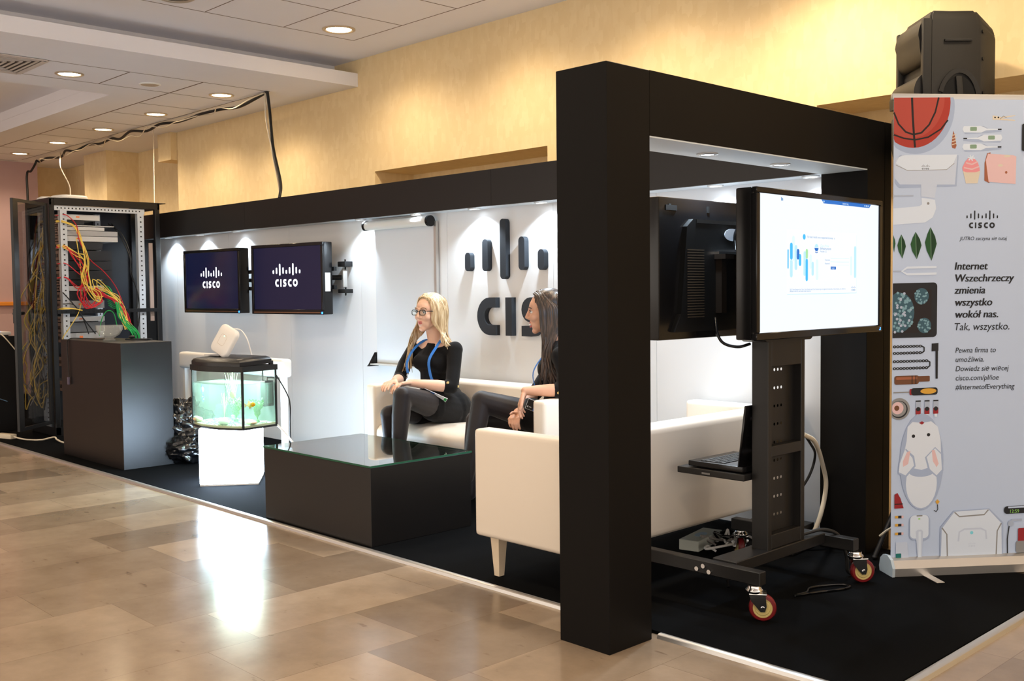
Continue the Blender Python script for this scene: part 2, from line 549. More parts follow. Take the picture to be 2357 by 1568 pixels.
t = thing('ceiling_speaker', 'small round grey loudspeaker grille flush in the lower ceiling tile', 'ceiling speaker', (-8.09, 3.778, ZL))
b = MB(); b.lathe((0, 0, 0), [(.085, 0), (.085, -.006), (.075, -.01), (.07, -.006)], 24, cap=False); b.build('rim', white, t, 60)
b = MB(); b.lathe((0, 0, 0), [(.001, -.0065), (.072, -.0065)], 24, cap=False); b.build('grille', M('grille_grey', (190, 172, 150), .6, noise=.3, nscale=900), t)

t = thing('air_vent', 'square white ceiling air vent with concentric black slots', 'air vent', (-8.035, 2.55, ZL))
b = MB(); b.box(-.30, .30, -.30, .30, -.004, 0); b.build('backing', black, t)
fr = MB()
for i in range(7):
    q = .295 - i * .042
    w = .008 if i else .02
    for s in (-1, 1):
        fr.box(-q, q, s * q - w, s * q + w, -.009, -.004)
        fr.box(s * q - w, s * q + w, -q, q, -.009, -.004)
fr.build('louvre', M('vent_white', (205, 195, 188), .5), t)

# ------------------------------------------------------------------ exhibition stand
CZ = .012
b = MB(); b.box(-14, -1.463, 2.937, 4.618, 0.0, CZ); tag(b.build('carpet', carpetm), 'charcoal carpet laid over the stone floor under the whole stand', 'carpet')
def strip(x0, x1, y, label):
    b = MB(); pr = [(-.018, 0), (.018, 0), (.014, .012), (.006, .0165), (-.006, .0165), (-.014, .012)]
    b.prism(pr, (x0, y, 0), (0, 1, 0), (0, 0, 1), (x1 - x0, 0, 0))
    tag(b.build('edge_strip', alu, smooth=30), label, 'edge strip', 'carpet edge strips')
strip(-14, -2.52, 2.918, 'long aluminium strip edging the carpet left of the black post')
strip(-2.28, -1.45, 2.918, 'short aluminium strip edging the carpet right of the black post')
b = MB(); pr = [(-.022, 0), (.022, 0), (.016, .013), (.006, .017), (-.006, .017), (-.016, .013)]
b.prism(pr, (-1.44, 2.93, 0), (1, 0, 0), (0, 0, 1), (0, 1.82, 0))
tag(b.build('edge_strip', alu, smooth=30), 'aluminium strip edging the right end of the carpet by the banner', 'edge strip', 'carpet edge strips')

# portal
PX0, PX1, PY0, PY1, PT = -2.518, -2.286, 2.650, 2.880, 2.008
t = thing('portal_frame', 'tall black square portal frame at the right end of the stand', 'portal', (-2.4, 2.65, 0))
def P(mb, name, mat, sm=None): return mb.build(name, mat, t, sm, loc=(2.4, -2.65, 0))
b = MB(); b.box(PX0, PX1, PY0, PY1, 0, PT, .002, 1); P(b, 'post', panel_p)
b = MB(); b.box(PX0, PX1, 4.452, 4.617, CZ, PT, .002, 1); b.box(PX0, PX1, 4.6195, 4.682, 0, PT); P(b, 'post', panel_p)
b = MB(); b.box(PX0, PX1, PY1, 4.452, 1.782, PT); P(b, 'beam', panel_p)
b = MB(); b.box(PX0 + .001, PX1 - .001, PY1, 4.452, 1.777, 1.7825)
so = P(b, 'soffit', M('white_soffit', (214, 222, 228), .5)); so['label'] = 'white underside panel of the beam'

# display wall with header
t = thing('display_wall', 'long white back wall of the stand under a black header', 'exhibition wall', (-6, 4.62, 0))
def P(mb, name, mat, sm=None): return mb.build(name, mat, t, sm, loc=(6, -4.62, 0))
edges = [-9.83, -9.41, -8.415, -7.415, -6.42, -5.422, -4.42, -3.625, -2.52]
for x0, x1 in zip(edges, edges[1:]):
    b = MB(); b.box(x0 + .0012, x1 - .0012, 4.62, 4.66, 0, 1.79); P(b, 'wall_panel', panel_w)
he = [-9.83, -7.837, -4.799, -2.52]
for x0, x1 in zip(he, he[1:]):
    b = MB(); b.box(x0 + .0008, x1 - .0008, 4.455, 4.475, 1.78, PT); b.box(x0 + .0008, x1 - .0008, 4.475, 4.66, PT - .01, PT); P(b, 'header_board', panel_k)['label'] = 'black header board'
b = MB(); b.box(-9.83, -2.52, 4.475, 4.62, 1.782, 1.79); P(b, 'soffit', M('white_soffit', (214, 222, 228), .5))
b = MB(); b.box(-9.85, -9.832, 4.455, 4.66, 0, PT); P(b, 'end_panel', panel_k)

# LED spots
def led(loc, label, group, tilt=(0, 0, 0), power=None, rad=.04):
    t = thing('led_spotlight', label, 'spotlight', loc, group=group)
    b = MB(); b.lathe((0, 0, 0), [(.043, 0), (.043, -.004), (.034, -.008), (.029, -.003)], 20, cap=False); b.build('rim', alu, t, 60)
    b = MB(); b.lathe((0, 0, 0), [(.001, -.005), (.031, -.0035)], 20, cap=False); b.build('lens', lens_c, t)
    spot('led_lamp', (0, 0, -.012), power or P_LED, COOL, 128, .55, .018, t, tilt)
gl = 'LED spots under the black header'
lx = [(-9.41, 'leftmost, beside the server rack'), (-8.78, 'second of the three above the left wall screen'), (-8.12, 'above the gap between the wall screens'),
      (-6.30, 'above the left end of the flip chart tube'), (-5.65, 'above the right end of the flip chart tube'), (-5.05, 'above the second bar of the big wall logo'), (-4.44, 'above the fifth logo bar next to the post'),
      (-3.81, 'hidden behind the black post'), (-3.17, 'seen through the portal above the backward screen'), (-2.62, 'hidden at the right end behind the big screen')]
for x, nm in lx: led((x, 4.535, 1.782), 'LED spot under the header, ' + nm, gl)
gp = 'LED spots under the portal beam'
led((-2.42, 3.408, 1.777), 'small round LED spot under the portal beam, nearer the front post', gp, power=P_LED * 1.3)
led((-2.42, 3.937, 1.777), 'small round LED spot under the portal beam, farther from the front post', gp, power=P_LED * 1.3)
# ------------------------------------------------------------------ see-through materials
def clear(name, tint, haze=0.0, hazec=None, ior=1.45, rough=.02, refl=None):
    m = bpy.data.materials.new(name); m.use_nodes = True
    nt = m.node_tree; N = nt.nodes.new; L = nt.links.new
    nt.nodes.remove(nt.nodes['Principled BSDF'])
    out = nt.nodes['Material Output']
    tr = N('ShaderNodeBsdfTransparent'); tr.inputs[0].default_value = srgb(tint)
    gl = N('ShaderNodeBsdfGlossy'); gl.inputs['Roughness'].default_value = rough
    lw = N('ShaderNodeLayerWeight'); lw.inputs[0].default_value = .5
    pw = N('ShaderNodeMath'); pw.operation = 'POWER'; pw.inputs[1].default_value = 4.5; L(lw.outputs['Facing'], pw.inputs[0])
    if refl: pw.inputs[1].default_value = refl[2]
    fr = N('ShaderNodeMath'); fr.operation = 'MULTIPLY_ADD'; fr.inputs[1].default_value = .8; fr.inputs[2].default_value = .035 if ior > 1.3 else .012; L(pw.outputs[0], fr.inputs[0])
    if refl: fr.inputs[1].default_value = refl[1]; fr.inputs[2].default_value = refl[0]
    mx = N('ShaderNodeMixShader')
    base = tr.outputs[0]
    if haze:
        df = N('ShaderNodeBsdfDiffuse'); df.inputs[0].default_value = srgb(hazec)
        tl = N('ShaderNodeBsdfTranslucent'); tl.inputs[0].default_value = srgb(hazec)
        m1 = N('ShaderNodeMixShader'); L(df.outputs[0], m1.inputs[1]); L(tl.outputs[0], m1.inputs[2])
        m2 = N('ShaderNodeMixShader'); m2.inputs[0].default_value = haze
        L(tr.outputs[0], m2.inputs[1]); L(m1.outputs[0], m2.inputs[2]); base = m2.outputs[0]
    L(fr.outputs[0], mx.inputs[0]); L(base, mx.inputs[1]); L(gl.outputs[0], mx.inputs[2])
    L(mx.outputs[0], out.inputs[0])
    return m

glass = clear('clear_pane', (246, 252, 250))
smoked = clear('smoked_pane', (205, 205, 207))
water = clear('tank_water', (236, 250, 248), .13, (216, 238, 234), 1.2)

# ------------------------------------------------------------------ sofas
def sofa(name, label, loc, rz):
    t = thing(name, label, 'sofa', loc, rz, 'white two-seat sofas')
    Wd, D, H = 1.61, .63, .655
    b = MB(); b.box(.06, Wd - .06, .02, D - .02, .195, .30, .015); b.build('base', leather, t, 40)
    for x0 in (0, Wd - .095):
        b = MB(); b.box(x0, x0 + .095, 0, D, .19, H, .022, 3); b.build('armrest', leather, t, 40)
    b = MB(); b.box(.09, Wd - .09, D - .15, D - .001, .20, H + .012, .03, 3); b.build('backrest', leather, t, 40)
    s = MB()
    n = 18
    # seat cushion: rounded front, slight crown
    pr = [(.02, .31), (.008, .335), (.01, .37), (.03, .40), (.08, .417), (.2, .425), (.35, .42), (.47, .412), (.485, .31)]
    vs = []; fs = []
    for i in range(n + 1):
        x = .1 + (Wd - .2) * i / n
        e = 1 - .12 * (abs(2 * i / n - 1) ** 6)
        for (y, z) in pr: vs.append((x, y, .31 + (z - .31) * e))
    k = len(pr)
    for i in range(n):
        for j in range(k): fs.append((i * k + j, i * k + (j + 1) % k, (i + 1) * k + (j + 1) % k, (i + 1) * k + j))
    fs += [tuple(range(k)), tuple(range(n * k, n * k + k))[::-1]]
    s.add(vs, fs); s.build('seat_cushion', leather, t, 50)
    for x in (.075, Wd - .075):
        for y in (.075, D - .085):
            b = MB()
            a = .027; c = .015
            b.add([(x - a, y - a, .20), (x + a, y - a, .20), (x + a, y + a, .20), (x - a, y + a, .20),
                   (x - c, y - c, CZ), (x + c, y - c, CZ), (x + c, y + c, CZ), (x - c, y + c, CZ)],
                  [(3, 2, 1, 0), (4, 5, 6, 7), (0, 1, 5, 4), (1, 2, 6, 5), (2, 3, 7, 6), (3, 0, 4, 7)])
            b.build('leg', M('cream_leg', (226, 208, 182), .45), t)
    return t
sofa('sofa', 'white leather sofa along the back wall where two people sit', (-5.465, 3.95, 0), 0)
sofa('sofa', 'white leather sofa seen from behind, its near arm next to the black post', (-3.33, 4.58, 0), radians(-90))

# ------------------------------------------------------------------ coffee table
TX0, TX1, TY0, TY1, TT = -5.035, -4.05, 2.945, 3.60, .400
t = thing('coffee_table', 'low black box coffee table with a glass top on the carpet edge', 'coffee table', ((TX0 + TX1) / 2, (TY0 + TY1) / 2, 0))
lo = (-(TX0 + TX1) / 2, -(TY0 + TY1) / 2, 0)
b = MB(); b.box(TX0 + .004, TX1 - .004, TY0 + .004, TY1 - .004, CZ, TT - .001, .002, 1); b.build('body', panel_k, t, loc=lo)
b = MB(); b.box(TX0 + .03, TX1 - .03, TY0 + .03, TY1 - .03, TT - .0008, TT - .0002); b.build('inset_panel', M('smoke_inset', (60, 58, 55), .3), t, loc=lo)
b = MB(); b.box(TX0, TX1, TY0, TY1, TT, TT + .009, .0015, 1)
gt = clear('table_glass', (226, 240, 234), refl=(.08, .9, 1.9), rough=.015)
b.build('glass_top', gt, t, loc=lo)['label'] = 'clear reflective glass top'
b = MB(); e = .0012
b.box(TX0, TX1, TY0 - e, TY0, TT, TT + .009); b.box(TX1, TX1 + e, TY0, TY1, TT, TT + .009); b.box(TX0 - e, TX0, TY0, TY1, TT, TT + .009); b.box(TX0, TX1, TY1, TY1 + e, TT, TT + .009)
b.build('glass_edge', M('green_edge', (26, 84, 62), .15), t, loc=lo)['label'] = 'green polished edge'
# ------------------------------------------------------------------ pedestal, bowl and small things on it
QX0, QX1, QY0, QY1, QT = -8.21, -7.115, 3.056, 3.434, .906
b = MB(); b.box(QX0, QX1, QY0, QY1, CZ, QT, .002, 1)
tag(b.build('pedestal', panel_k), 'tall black box pedestal in front of the server rack', 'pedestal')
b = MB()
c = V(-7.62, 3.19, QT)
prof = [(.045, 0), (.048, .004), (.03, .015), (.034, .022), (.07, .045), (.092, .085), (.097, .115), (.093, .115), (.086, .086), (.064, .05), (.02, .034), (.001, .033)]
n = 48; vs = []; fs = []
for k, (r, h) in enumerate(prof):
    for i in range(n):
        a = 2 * pi * i / n
        q = 1 + (.045 * cos(12 * a) if 3 <= k <= 5 else 0)
        vs.append(c + V(r * q * cos(a), r * q * sin(a), h))
for k in range(len(prof) - 1):
    for i in range(n): fs.append((k * n + i, k * n + (i + 1) % n, (k + 1) * n + (i + 1) % n, (k + 1) * n + i))
fs.append(tuple(range(n))[::-1]); fs.append(tuple(range((len(prof) - 1) * n, len(prof) * n)))
b.add(vs, fs)
tag(b.build('glass_bowl', clear('cut_crystal', (244, 248, 250), .14, (250, 250, 250)), smooth=50), 'clear cut-glass bowl standing on the black pedestal', 'bowl')
t = thing('handheld_device', 'flat black handheld device lying at the right end of the pedestal top', 'device', (-7.52, 3.37, QT), radians(28))
b = MB(); b.box(-.10, .10, -.03, .03, 0, .012, .004); b.build('body', blackg, t, 40)
b = MB(); b.ball((-.06, .0, .024), (.028, .02, .012), 14, 8); b.build('knob', blacks, t, 60)
t = thing('hanging_lead', 'thin black lead with a small plug hanging over the left face of the pedestal', 'cable')
b = MB(); b.tube(spline([(-7.72, 3.20, QT + .004), (-7.9, 3.12, QT + .012), (-8.04, 3.056, QT + .006), (-8.05, 3.045, QT - .06), (-8.045, 3.047, .72), (-8.04, 3.048, .62)]), .0035, 6); b.build('cord', black, t, 60)
b = MB(); b.box(-8.05, -8.03, 3.035, 3.05, .565, .622, .003); b.build('plug', M('plug_violet', (95, 88, 110), .35), t)

# ------------------------------------------------------------------ light cube
d = V(.583, .813, 0); nn = V(.813, -.583, 0)
S2 = .187
t = thing('light_cube', 'glowing white cube lamp carrying the aquarium', 'cube lamp', V(-6.150, 3.13, 0) + d * S2 - nn * S2, math.atan2(d.y, d.x))
b = MB(); b.box(-S2, S2, -S2, S2, .022, .385, .018, 4); b.build('shell', M('lit_shell', (205, 230, 255), .5, emit=P_CUBE), t, 40)
b = MB(); b.box(-S2 + .004, S2 - .004, -S2 + .004, S2 - .004, CZ, .022); b.build('base', M('cube_base', (225, 222, 215), .5), t)

# ------------------------------------------------------------------ aquarium
AR = radians(189.9)
AO = V(-5.835, 3.275, .387)           # front right foot; local x runs to the left of the photo, local y towards the wall
AQ = thing('aquarium', 'bow-front aquarium with a black hood standing on the glowing cube', 'aquarium', AO)
ea = V(-.985, -.172, 0); eb = V(-.172, .985, 0)
AW, AD = .505, .27
def bow(off=0.0, n=18, x0=0.0, x1=AW):
    pts = []
    for i in range(n + 1):
        x = x0 + (x1 - x0) * i / n
        pts.append((x, -.06 * (1 - (2 * x / AW - 1) ** 2) - off))
    return pts
def AL(x, y, z=0): return ea * x + eb * y + V(0, 0, z)
def aprism(mb, pts, z0, z1):
    if z1 < z0: z0, z1 = z1, z0
    mb.prism(pts, (0, 0, z0), ea, eb, (0, 0, z1 - z0))
out = bow(.003, x0=-.003, x1=AW + .003) + [(AW + .003, AD + .003), (-.003, AD + .003)]
inn = bow(-.004, x0=.004, x1=AW - .004) + [(AW - .004, AD - .004), (.004, AD - .004)]
b = MB(); aprism(b, out, 0, .012); b.build('base_trim', black, AQ)
b = MB()
def wall(p, q, z0, z1, th=.003):
    a = Vector(p); c = Vector(q); dd = (c - a).normalized(); nrm = V(-dd.y, dd.x, 0) * th / 2
    vs = [a + nrm, c + nrm, c - nrm, a - nrm]
    b.add([v + V(0, 0, z0) for v in vs] + [v + V(0, 0, z1) for v in vs], [(3, 2, 1, 0), (4, 5, 6, 7), (0, 1, 5, 4), (1, 2, 6, 5), (2, 3, 7, 6), (3, 0, 4, 7)])
b.stroke(bow(0), .003, (0, 0, .012), ea, eb, (0, 0, .358))
wall(AL(AW, 0), AL(AW, AD), .012, .37); wall(AL(AW, AD), AL(0, AD), .012, .37); wall(AL(0, AD), AL(0, 0), .012, .37)
b.build('glass_tank', glass, AQ)
for (x, y, r) in ((0, 0, .007), (AW, 0, .004), (0, AD, .006), (AW, AD, .005)):
    p = AL(x, y)
    b = MB(); b.box(p.x - r, p.x + r, p.y - r, p.y + r, .01, .372, .002, 1); b.build('corner_seal', black, AQ)
b = MB(); aprism(b, inn, .03, .285); b.build('water', water, AQ)['label'] = 'greenish water filling three quarters of the tank'
gv = MB(); aprism(gv, inn, .012, .026)
rg = random.Random(3)
for i in range(620):
    x = rg.uniform(.012, AW - .012); y = rg.uniform(-.05, AD - .015)
    if y < -.06 * (1 - (2 * x / AW - 1) ** 2) + .008: continue
    gv.cur = rg.choice((0, 0, 1, 2)); r = rg.uniform(.004, .008)
    gv.ball(AL(x, y, .027), (r, r * .8, r * .6), 6, 4)
o = gv.build('gravel', [M('gravel_sand', (205, 200, 170), .8), M('gravel_dark', (110, 110, 90), .8), M('gravel_pale', (225, 222, 205), .8)], AQ); o['kind'] = 'stuff'
rim = bow(.010, x0=-.010, x1=AW + .01) + [(AW + .01, AD + .01), (-.01, AD + .01)]
b = MB(); aprism(b, rim, .366, .400); b.build('hood_rim', black, AQ)
hood = MB(); levels = [(.0, .400), (.0, .425), (.012, .438), (.035, .446)]
vs = []; fs = []
for (ins, z) in levels:
    pts = bow(-ins + .002, x0=.012 + ins, x1=AW - .012 - ins) + [(AW - .012 - ins, AD - .02 - ins * .5), (.012 + ins, AD - .02 - ins * .5)]
    vs += [AL(x, y, z + .012 * (y / AD)) for x, y in pts]; k = len(pts)
for j in range(len(levels) - 1):
    for i in range(k): fs.append((j * k + i, j * k + (i + 1) % k, (j + 1) * k + (i + 1) % k, (j + 1) * k + i))
fs.append(tuple(range((len(levels) - 1) * k, len(levels) * k))); fs.append(tuple(range(k))[::-1])
hood.add(vs, fs); hood.build('hood', blacks, AQ, 40)
b = MB(); b.obox(AL(.40, .13, .4575), ea * .075, eb * .05, V(0, 0, .0025)); b.build('feeding_flap', M('flap_grey', (150, 150, 152), .3), AQ)
p = AL(.02, AD - .02, .41); b = MB(); b.box(p.x - .012, p.x + .012, p.y - .012, p.y + .012, .40, .425, .003); b.build('hinge', black, AQ)
b = MB(); b.obox(AL(AW / 2, .13, .3655), ea * .2, eb * .02, V(0, 0, .004)); lp = b.build('hood_lamp', M('tank_tube', (240, 255, 248), .4, emit=3), AQ)
la = bpy.data.lights.new('tank_lamp', 'AREA'); la.shape = 'RECTANGLE'; la.size = .4; la.size_y = .05; la.energy = 15.0; la.color = (.86, 1, .92)
lo_ = bpy.data.objects.new('tank_lamp', la); col.objects.link(lo_); lo_.parent = AQ; lo_.location = AL(AW / 2, .13, .36); lo_.rotation_euler = (0, 0, AR)

def intank(x, y, z): return AO + AL(x, y, z)
# stones, plants, fish, filter, trough
for (x, y, z, r, c, l) in ((.50, .02, .044, (.034, .022, .016), (225, 225, 220), 'grey-white pebble at the left end of the aquarium'),
                            (.45, .00, .044, (.04, .025, .017), (226, 196, 160), 'tan pebble beside the grey-white one in the aquarium'),
                            (.17, -.015, .046, (.05, .026, .02), (232, 226, 205), 'large pale pebble in the middle front of the aquarium'),
                            (.035, .09, .040, (.05, .03, .012), (190, 205, 160), 'flat greenish stone by the right pane of the aquarium')):
    b = MB(); b.ball((0, 0, 0), r, 16, 10)
    tag(b.build('pebble', M('pebble_%d' % c[2], c, .5, noise=.08, nscale=60), None, 179, intank(x, y, z), (0, 0, AR)), l, 'stone', 'pebbles in the aquarium')
def grass_plant(x, y, z0, h, n, c, label, spread=.5, leafy=False):
    b = MB(); rg = random.Random(int(x * 1000))
    for i in range(n):
        a = rg.uniform(0, 2 * pi); s = rg.uniform(.2, 1) * spread; hh = h * rg.uniform(.6, 1)
        p = [V(0, 0, 0), V(cos(a) * s * hh * .25, sin(a) * s * hh * .25, hh * .5), V(cos(a) * s * hh * .75, sin(a) * s * hh * .6, hh)]
        q = spline(p, 4)
        if leafy:
            b.tube(q, .0012, 4)
            for k in range(2, len(q)):
                for m in range(3):
                    aa = rg.uniform(0, 2 * pi)
                    b.ribbon([q[k], q[k] + V(cos(aa) * .009, sin(aa) * .009, .006), q[k] + V(cos(aa) * .015, sin(aa) * .015, .014)], .004, (sin(aa), cos(aa), .6), .0006)
        else:
            b.ribbon(q, .0034, (cos(a + .9), sin(a + .9), .15), .0007)
    b.lathe((0, 0, -.012), [(.016, 0), (.014, .012), (.004, .018)], 10)
    return tag(b.build('water_plant', M('plant_%d_%d' % (c[0], c[1]), c, .5), None, 40, intank(x, y, z0)), label, 'aquarium plant', 'plants in the aquarium')
grass_plant(.36, .21, .05, .31, 18, (150, 186, 142), 'tall grassy plant reaching above the water line of the aquarium', .35)
grass_plant(.37, .15, .04, .17, 10, (180, 190, 125), 'yellowish grassy plant left of the trapezoid trough', .4)
grass_plant(.24, .14, .04, .15, 12, (112, 150, 95), 'bushy olive plant behind the trapezoid trough', .7, True)
grass_plant(.055, .16, .045, .13, 12, (100, 160, 88), 'bright green feathery plant by the right pane of the aquarium', .55, True)
def fish(x, y, z, rz, c1, c2, label, sc_=1.0, tilt=0.0):
    t = thing('fish', label, 'fish', intank(x, y, z), group='fish in the aquarium', rot=(0, tilt, rz))
    b = MB(); b.ball((0, 0, 0), (.032 * sc_, .011 * sc_, .019 * sc_), 16, 10)
    b.build('body', M('fish_%d_%d' % (c1[0], c1[2]), c1, .35), t, 179)
    f = MB(); th = .0008
    for pts in ([(-.028, 0), (-.05, .02), (-.046, 0), (-.05, -.02)], [(.006, .016), (-.018, .033), (-.02, .012)], [(.004, -.016), (-.014, -.03), (-.016, -.011)]):
        f.prism([(p[0] * sc_, p[1] * sc_) for p in pts], (0, th, 0), (1, 0, 0), (0, 0, 1), (0, -2 * th, 0))
    f.build('fin', M('fin_%d_%d' % (c2[0], c2[2]), c2, .4), t)
    for s in (-1, 1):
        b = MB(); b.ball((.022 * sc_, s * .0075 * sc_, .004 * sc_), .0032 * sc_, 8, 6); b.build('eye', black, t)
    return t
fish(.44, .03, .235, 2.6, (190, 205, 235), (40, 80, 200), 'blue and white fish high in the left part of the aquarium', 1.0, .2)
fish(.45, .04, .175, 2.9, (170, 195, 225), (60, 100, 190), 'smaller blue and white fish below the upper one in the aquarium', .85, .4)
fish(.135, .03, .215, 1.2, (200, 225, 110), (225, 240, 190), 'pale yellow-green fish upright left of the front corner of the aquarium', .8, 1.3)
fish(.012, .075, .155, 1.0, (245, 185, 20), (240, 150, 10), 'round yellow fish with black marks at the front corner of the aquarium', .85, -.1)
b = MB(); b.prism([(-.10, 0), (.10, 0), (.055, .115), (-.055, .115)], (0, -.03, 0), ea, (0, 0, 1), eb * .07)
tag(b.build('trapezoid_trough', clear('acrylic', (236, 250, 246), .06, (225, 245, 240)), None, None, intank(.25, .07, .03)), 'clear trapezoid acrylic trough standing in the aquarium', 'trough')
t = thing('tank_filter', 'black filter box hanging on the right pane inside the aquarium', 'filter', intank(.045, .235, .13), math.atan2(ea.y, ea.x))
b = MB(); b.box(-.024, .024, -.035, .035, 0, .165, .004); b.build('housing', black, t)
b = MB(); b.box(-.03, -.024, -.02, .02, .02, .14); b.box(.024, .032, -.034, .034, .0, .16); b.build('sponge', M('sponge', (70, 95, 85), .9, noise=.4, nscale=200), t)
b = MB(); b.tube([(0, .0, .165), (0, .0, .185), (.02, -.05, .182), (.05, -.14, .168)], .006, 8); b.build('outlet_bar', black, t, 60)
b = MB(); b.tube(spline([(0, .03, .165), (.004, .035, .2), (0, .03, .235)]), .003, 6); b.tube(spline([(.01, .03, .165), (-.004, .035, .2), (.006, .03, .235)]), .003, 6); b.build('lead', black, t, 60)

# access point leaning on the hood
def access_point(name, label, loc, rot, s=.125, led_on=True):
    t = thing(name, label, 'access point', loc, rot=rot)
    b = MB(); pts = rrect(-s, -s, s, s, s * .42, 8)
    lv = [(.90, -.018), (1.0, -.012), (1.0, .002), (.97, .012), (.9, .017), (.5, .021)]
    vs = []; fs = []; k = len(pts)
    for (f, z) in lv: vs += [(x * f, y * f, z) for x, y in pts]
    for j in range(len(lv) - 1):
        for i in range(k): fs.append((j * k + i, j * k + (i + 1) % k, (j + 1) * k + (i + 1) % k, (j + 1) * k + i))
    fs += [tuple(range(k))[::-1], tuple(range((len(lv) - 1) * k, len(lv) * k))]
    b.add(vs, fs); b.build('case', white, t, 50)
    q = .36 * s
    b = MB(); b.stroke(rrect(-q, -q, q, q, q * .45, 5), .0025, (0, 0, .0215), (1, 0, 0), (0, 1, 0), closed=True); b.build('badge_outline', M('badge_grey', (205, 195, 182), .4), t)
    b = MB(); b.lathe((-.0, q * .8, .0212), [(.004, 0), (.004, .0012), (.0005, .0016)], 12); b.build('status_light', M('green_led', (130, 255, 170), .4, emit=5 if led_on else 0.2), t)
    return t
apn = V(.16, -.92, .36).normalized()      # it faces the visitor, tipped back
apx = apn.cross(V(0, 0, 1)).normalized() * -1
ru = (V(0, 0, 1) - apn * apn.z).normalized()
a45 = radians(-20)
ux = (apx * cos(a45) + ru * sin(a45)); uy = apn.cross(ux)
rotm = Matrix((ux, uy, apn)).transposed()
access_point('access_point', 'white rounded square access point leaning upright on the aquarium hood', AO + AL(.31, .12, .552), rotm.to_euler(), .098)
b = MB(); p0 = AO + AL(.27, .16, .63); b.tube(spline([p0, p0 + V(.06, .02, -.01), p0 + V(.12, .03, -.07), p0 + V(.135, .05, -.168)]), .004, 6)
tag(b.build('access_point_lead', white, None, 60), 'short white lead curving from the access point down to the aquarium hood', 'cable')
b = MB(); p1 = AO + AL(-.008, AD - .0, .33)
b.tube(spline([p1, p1 + V(.04, .05, -.12), p1 + V(.06, .06, -.2), p1 + V(.0, .1, -.45), p1 + V(.05, .15, -.69)]), .004, 6)
tag(b.build('aquarium_lead', black, None, 60), 'black lead hanging behind the right side of the aquarium', 'cable')
b = MB(); p1 = AO + AL(.03, AD + .01, .02)
b.tube(spline([p1, p1 + V(.08, .05, -.09), p1 + V(.2, .12, -.26), p1 + V(.26, .2, -.365)]), .006, 6)
tag(b.build('white_lead', white, None, 60), 'white lead running from the aquarium base down to the carpet', 'cable')

# white padded rail behind the aquarium
t = thing('padded_rail', 'white padded rail on slim legs behind the aquarium', 'rail', (-7.0, 3.88, 0))
b = MB(); b.box(-.84, .71, -.045, .045, .655, .785, .03, 4); b.build('pad', white, t, 40)
for x in (-.80, -.68, .665):
    b = MB(); b.box(x - .018, x + .018, -.02, .02, CZ, .66, .004); b.build('leg', white, t)
# black bin bag
from mathutils import noise as mnoise
b = MB()
for (c, r) in (((0, 0, .2), (.27, .2, .2)), ((.17, -.1, .11), (.17, .13, .11)), ((-.13, .04, .3), (.17, .14, .15)), ((.05, -.08, .30), (.14, .12, .12))):
    m2 = MB(); m2.ball((0, 0, 0), 1, 56, 34)
    vs = []
    for q in m2.v:
        q = V(*q); f = 1.0
        for (a, s2) in ((.34, 1.5), (.20, 3.0), (.06, 7.0)):
            f += a * (abs(mnoise.noise(V(q.x, q.y, q.z * 2.2) * s2 + V(*c) * 9)) - .25) * 1.6
        p = V(c[0] + q.x * r[0] * f, c[1] + q.y * r[1] * f, max(.004, c[2] + q.z * r[2] * f))
        vs.append(p)
    b.add(vs, m2.f)
bag = b.build('bin_bag', M('bin_liner', (12, 12, 13), .2, spec=.8), None, 179, (-7.27, 3.60, CZ))
tag(bag, 'crumpled shiny black bin bag on the carpet between pedestal and glowing cube', 'bin bag')
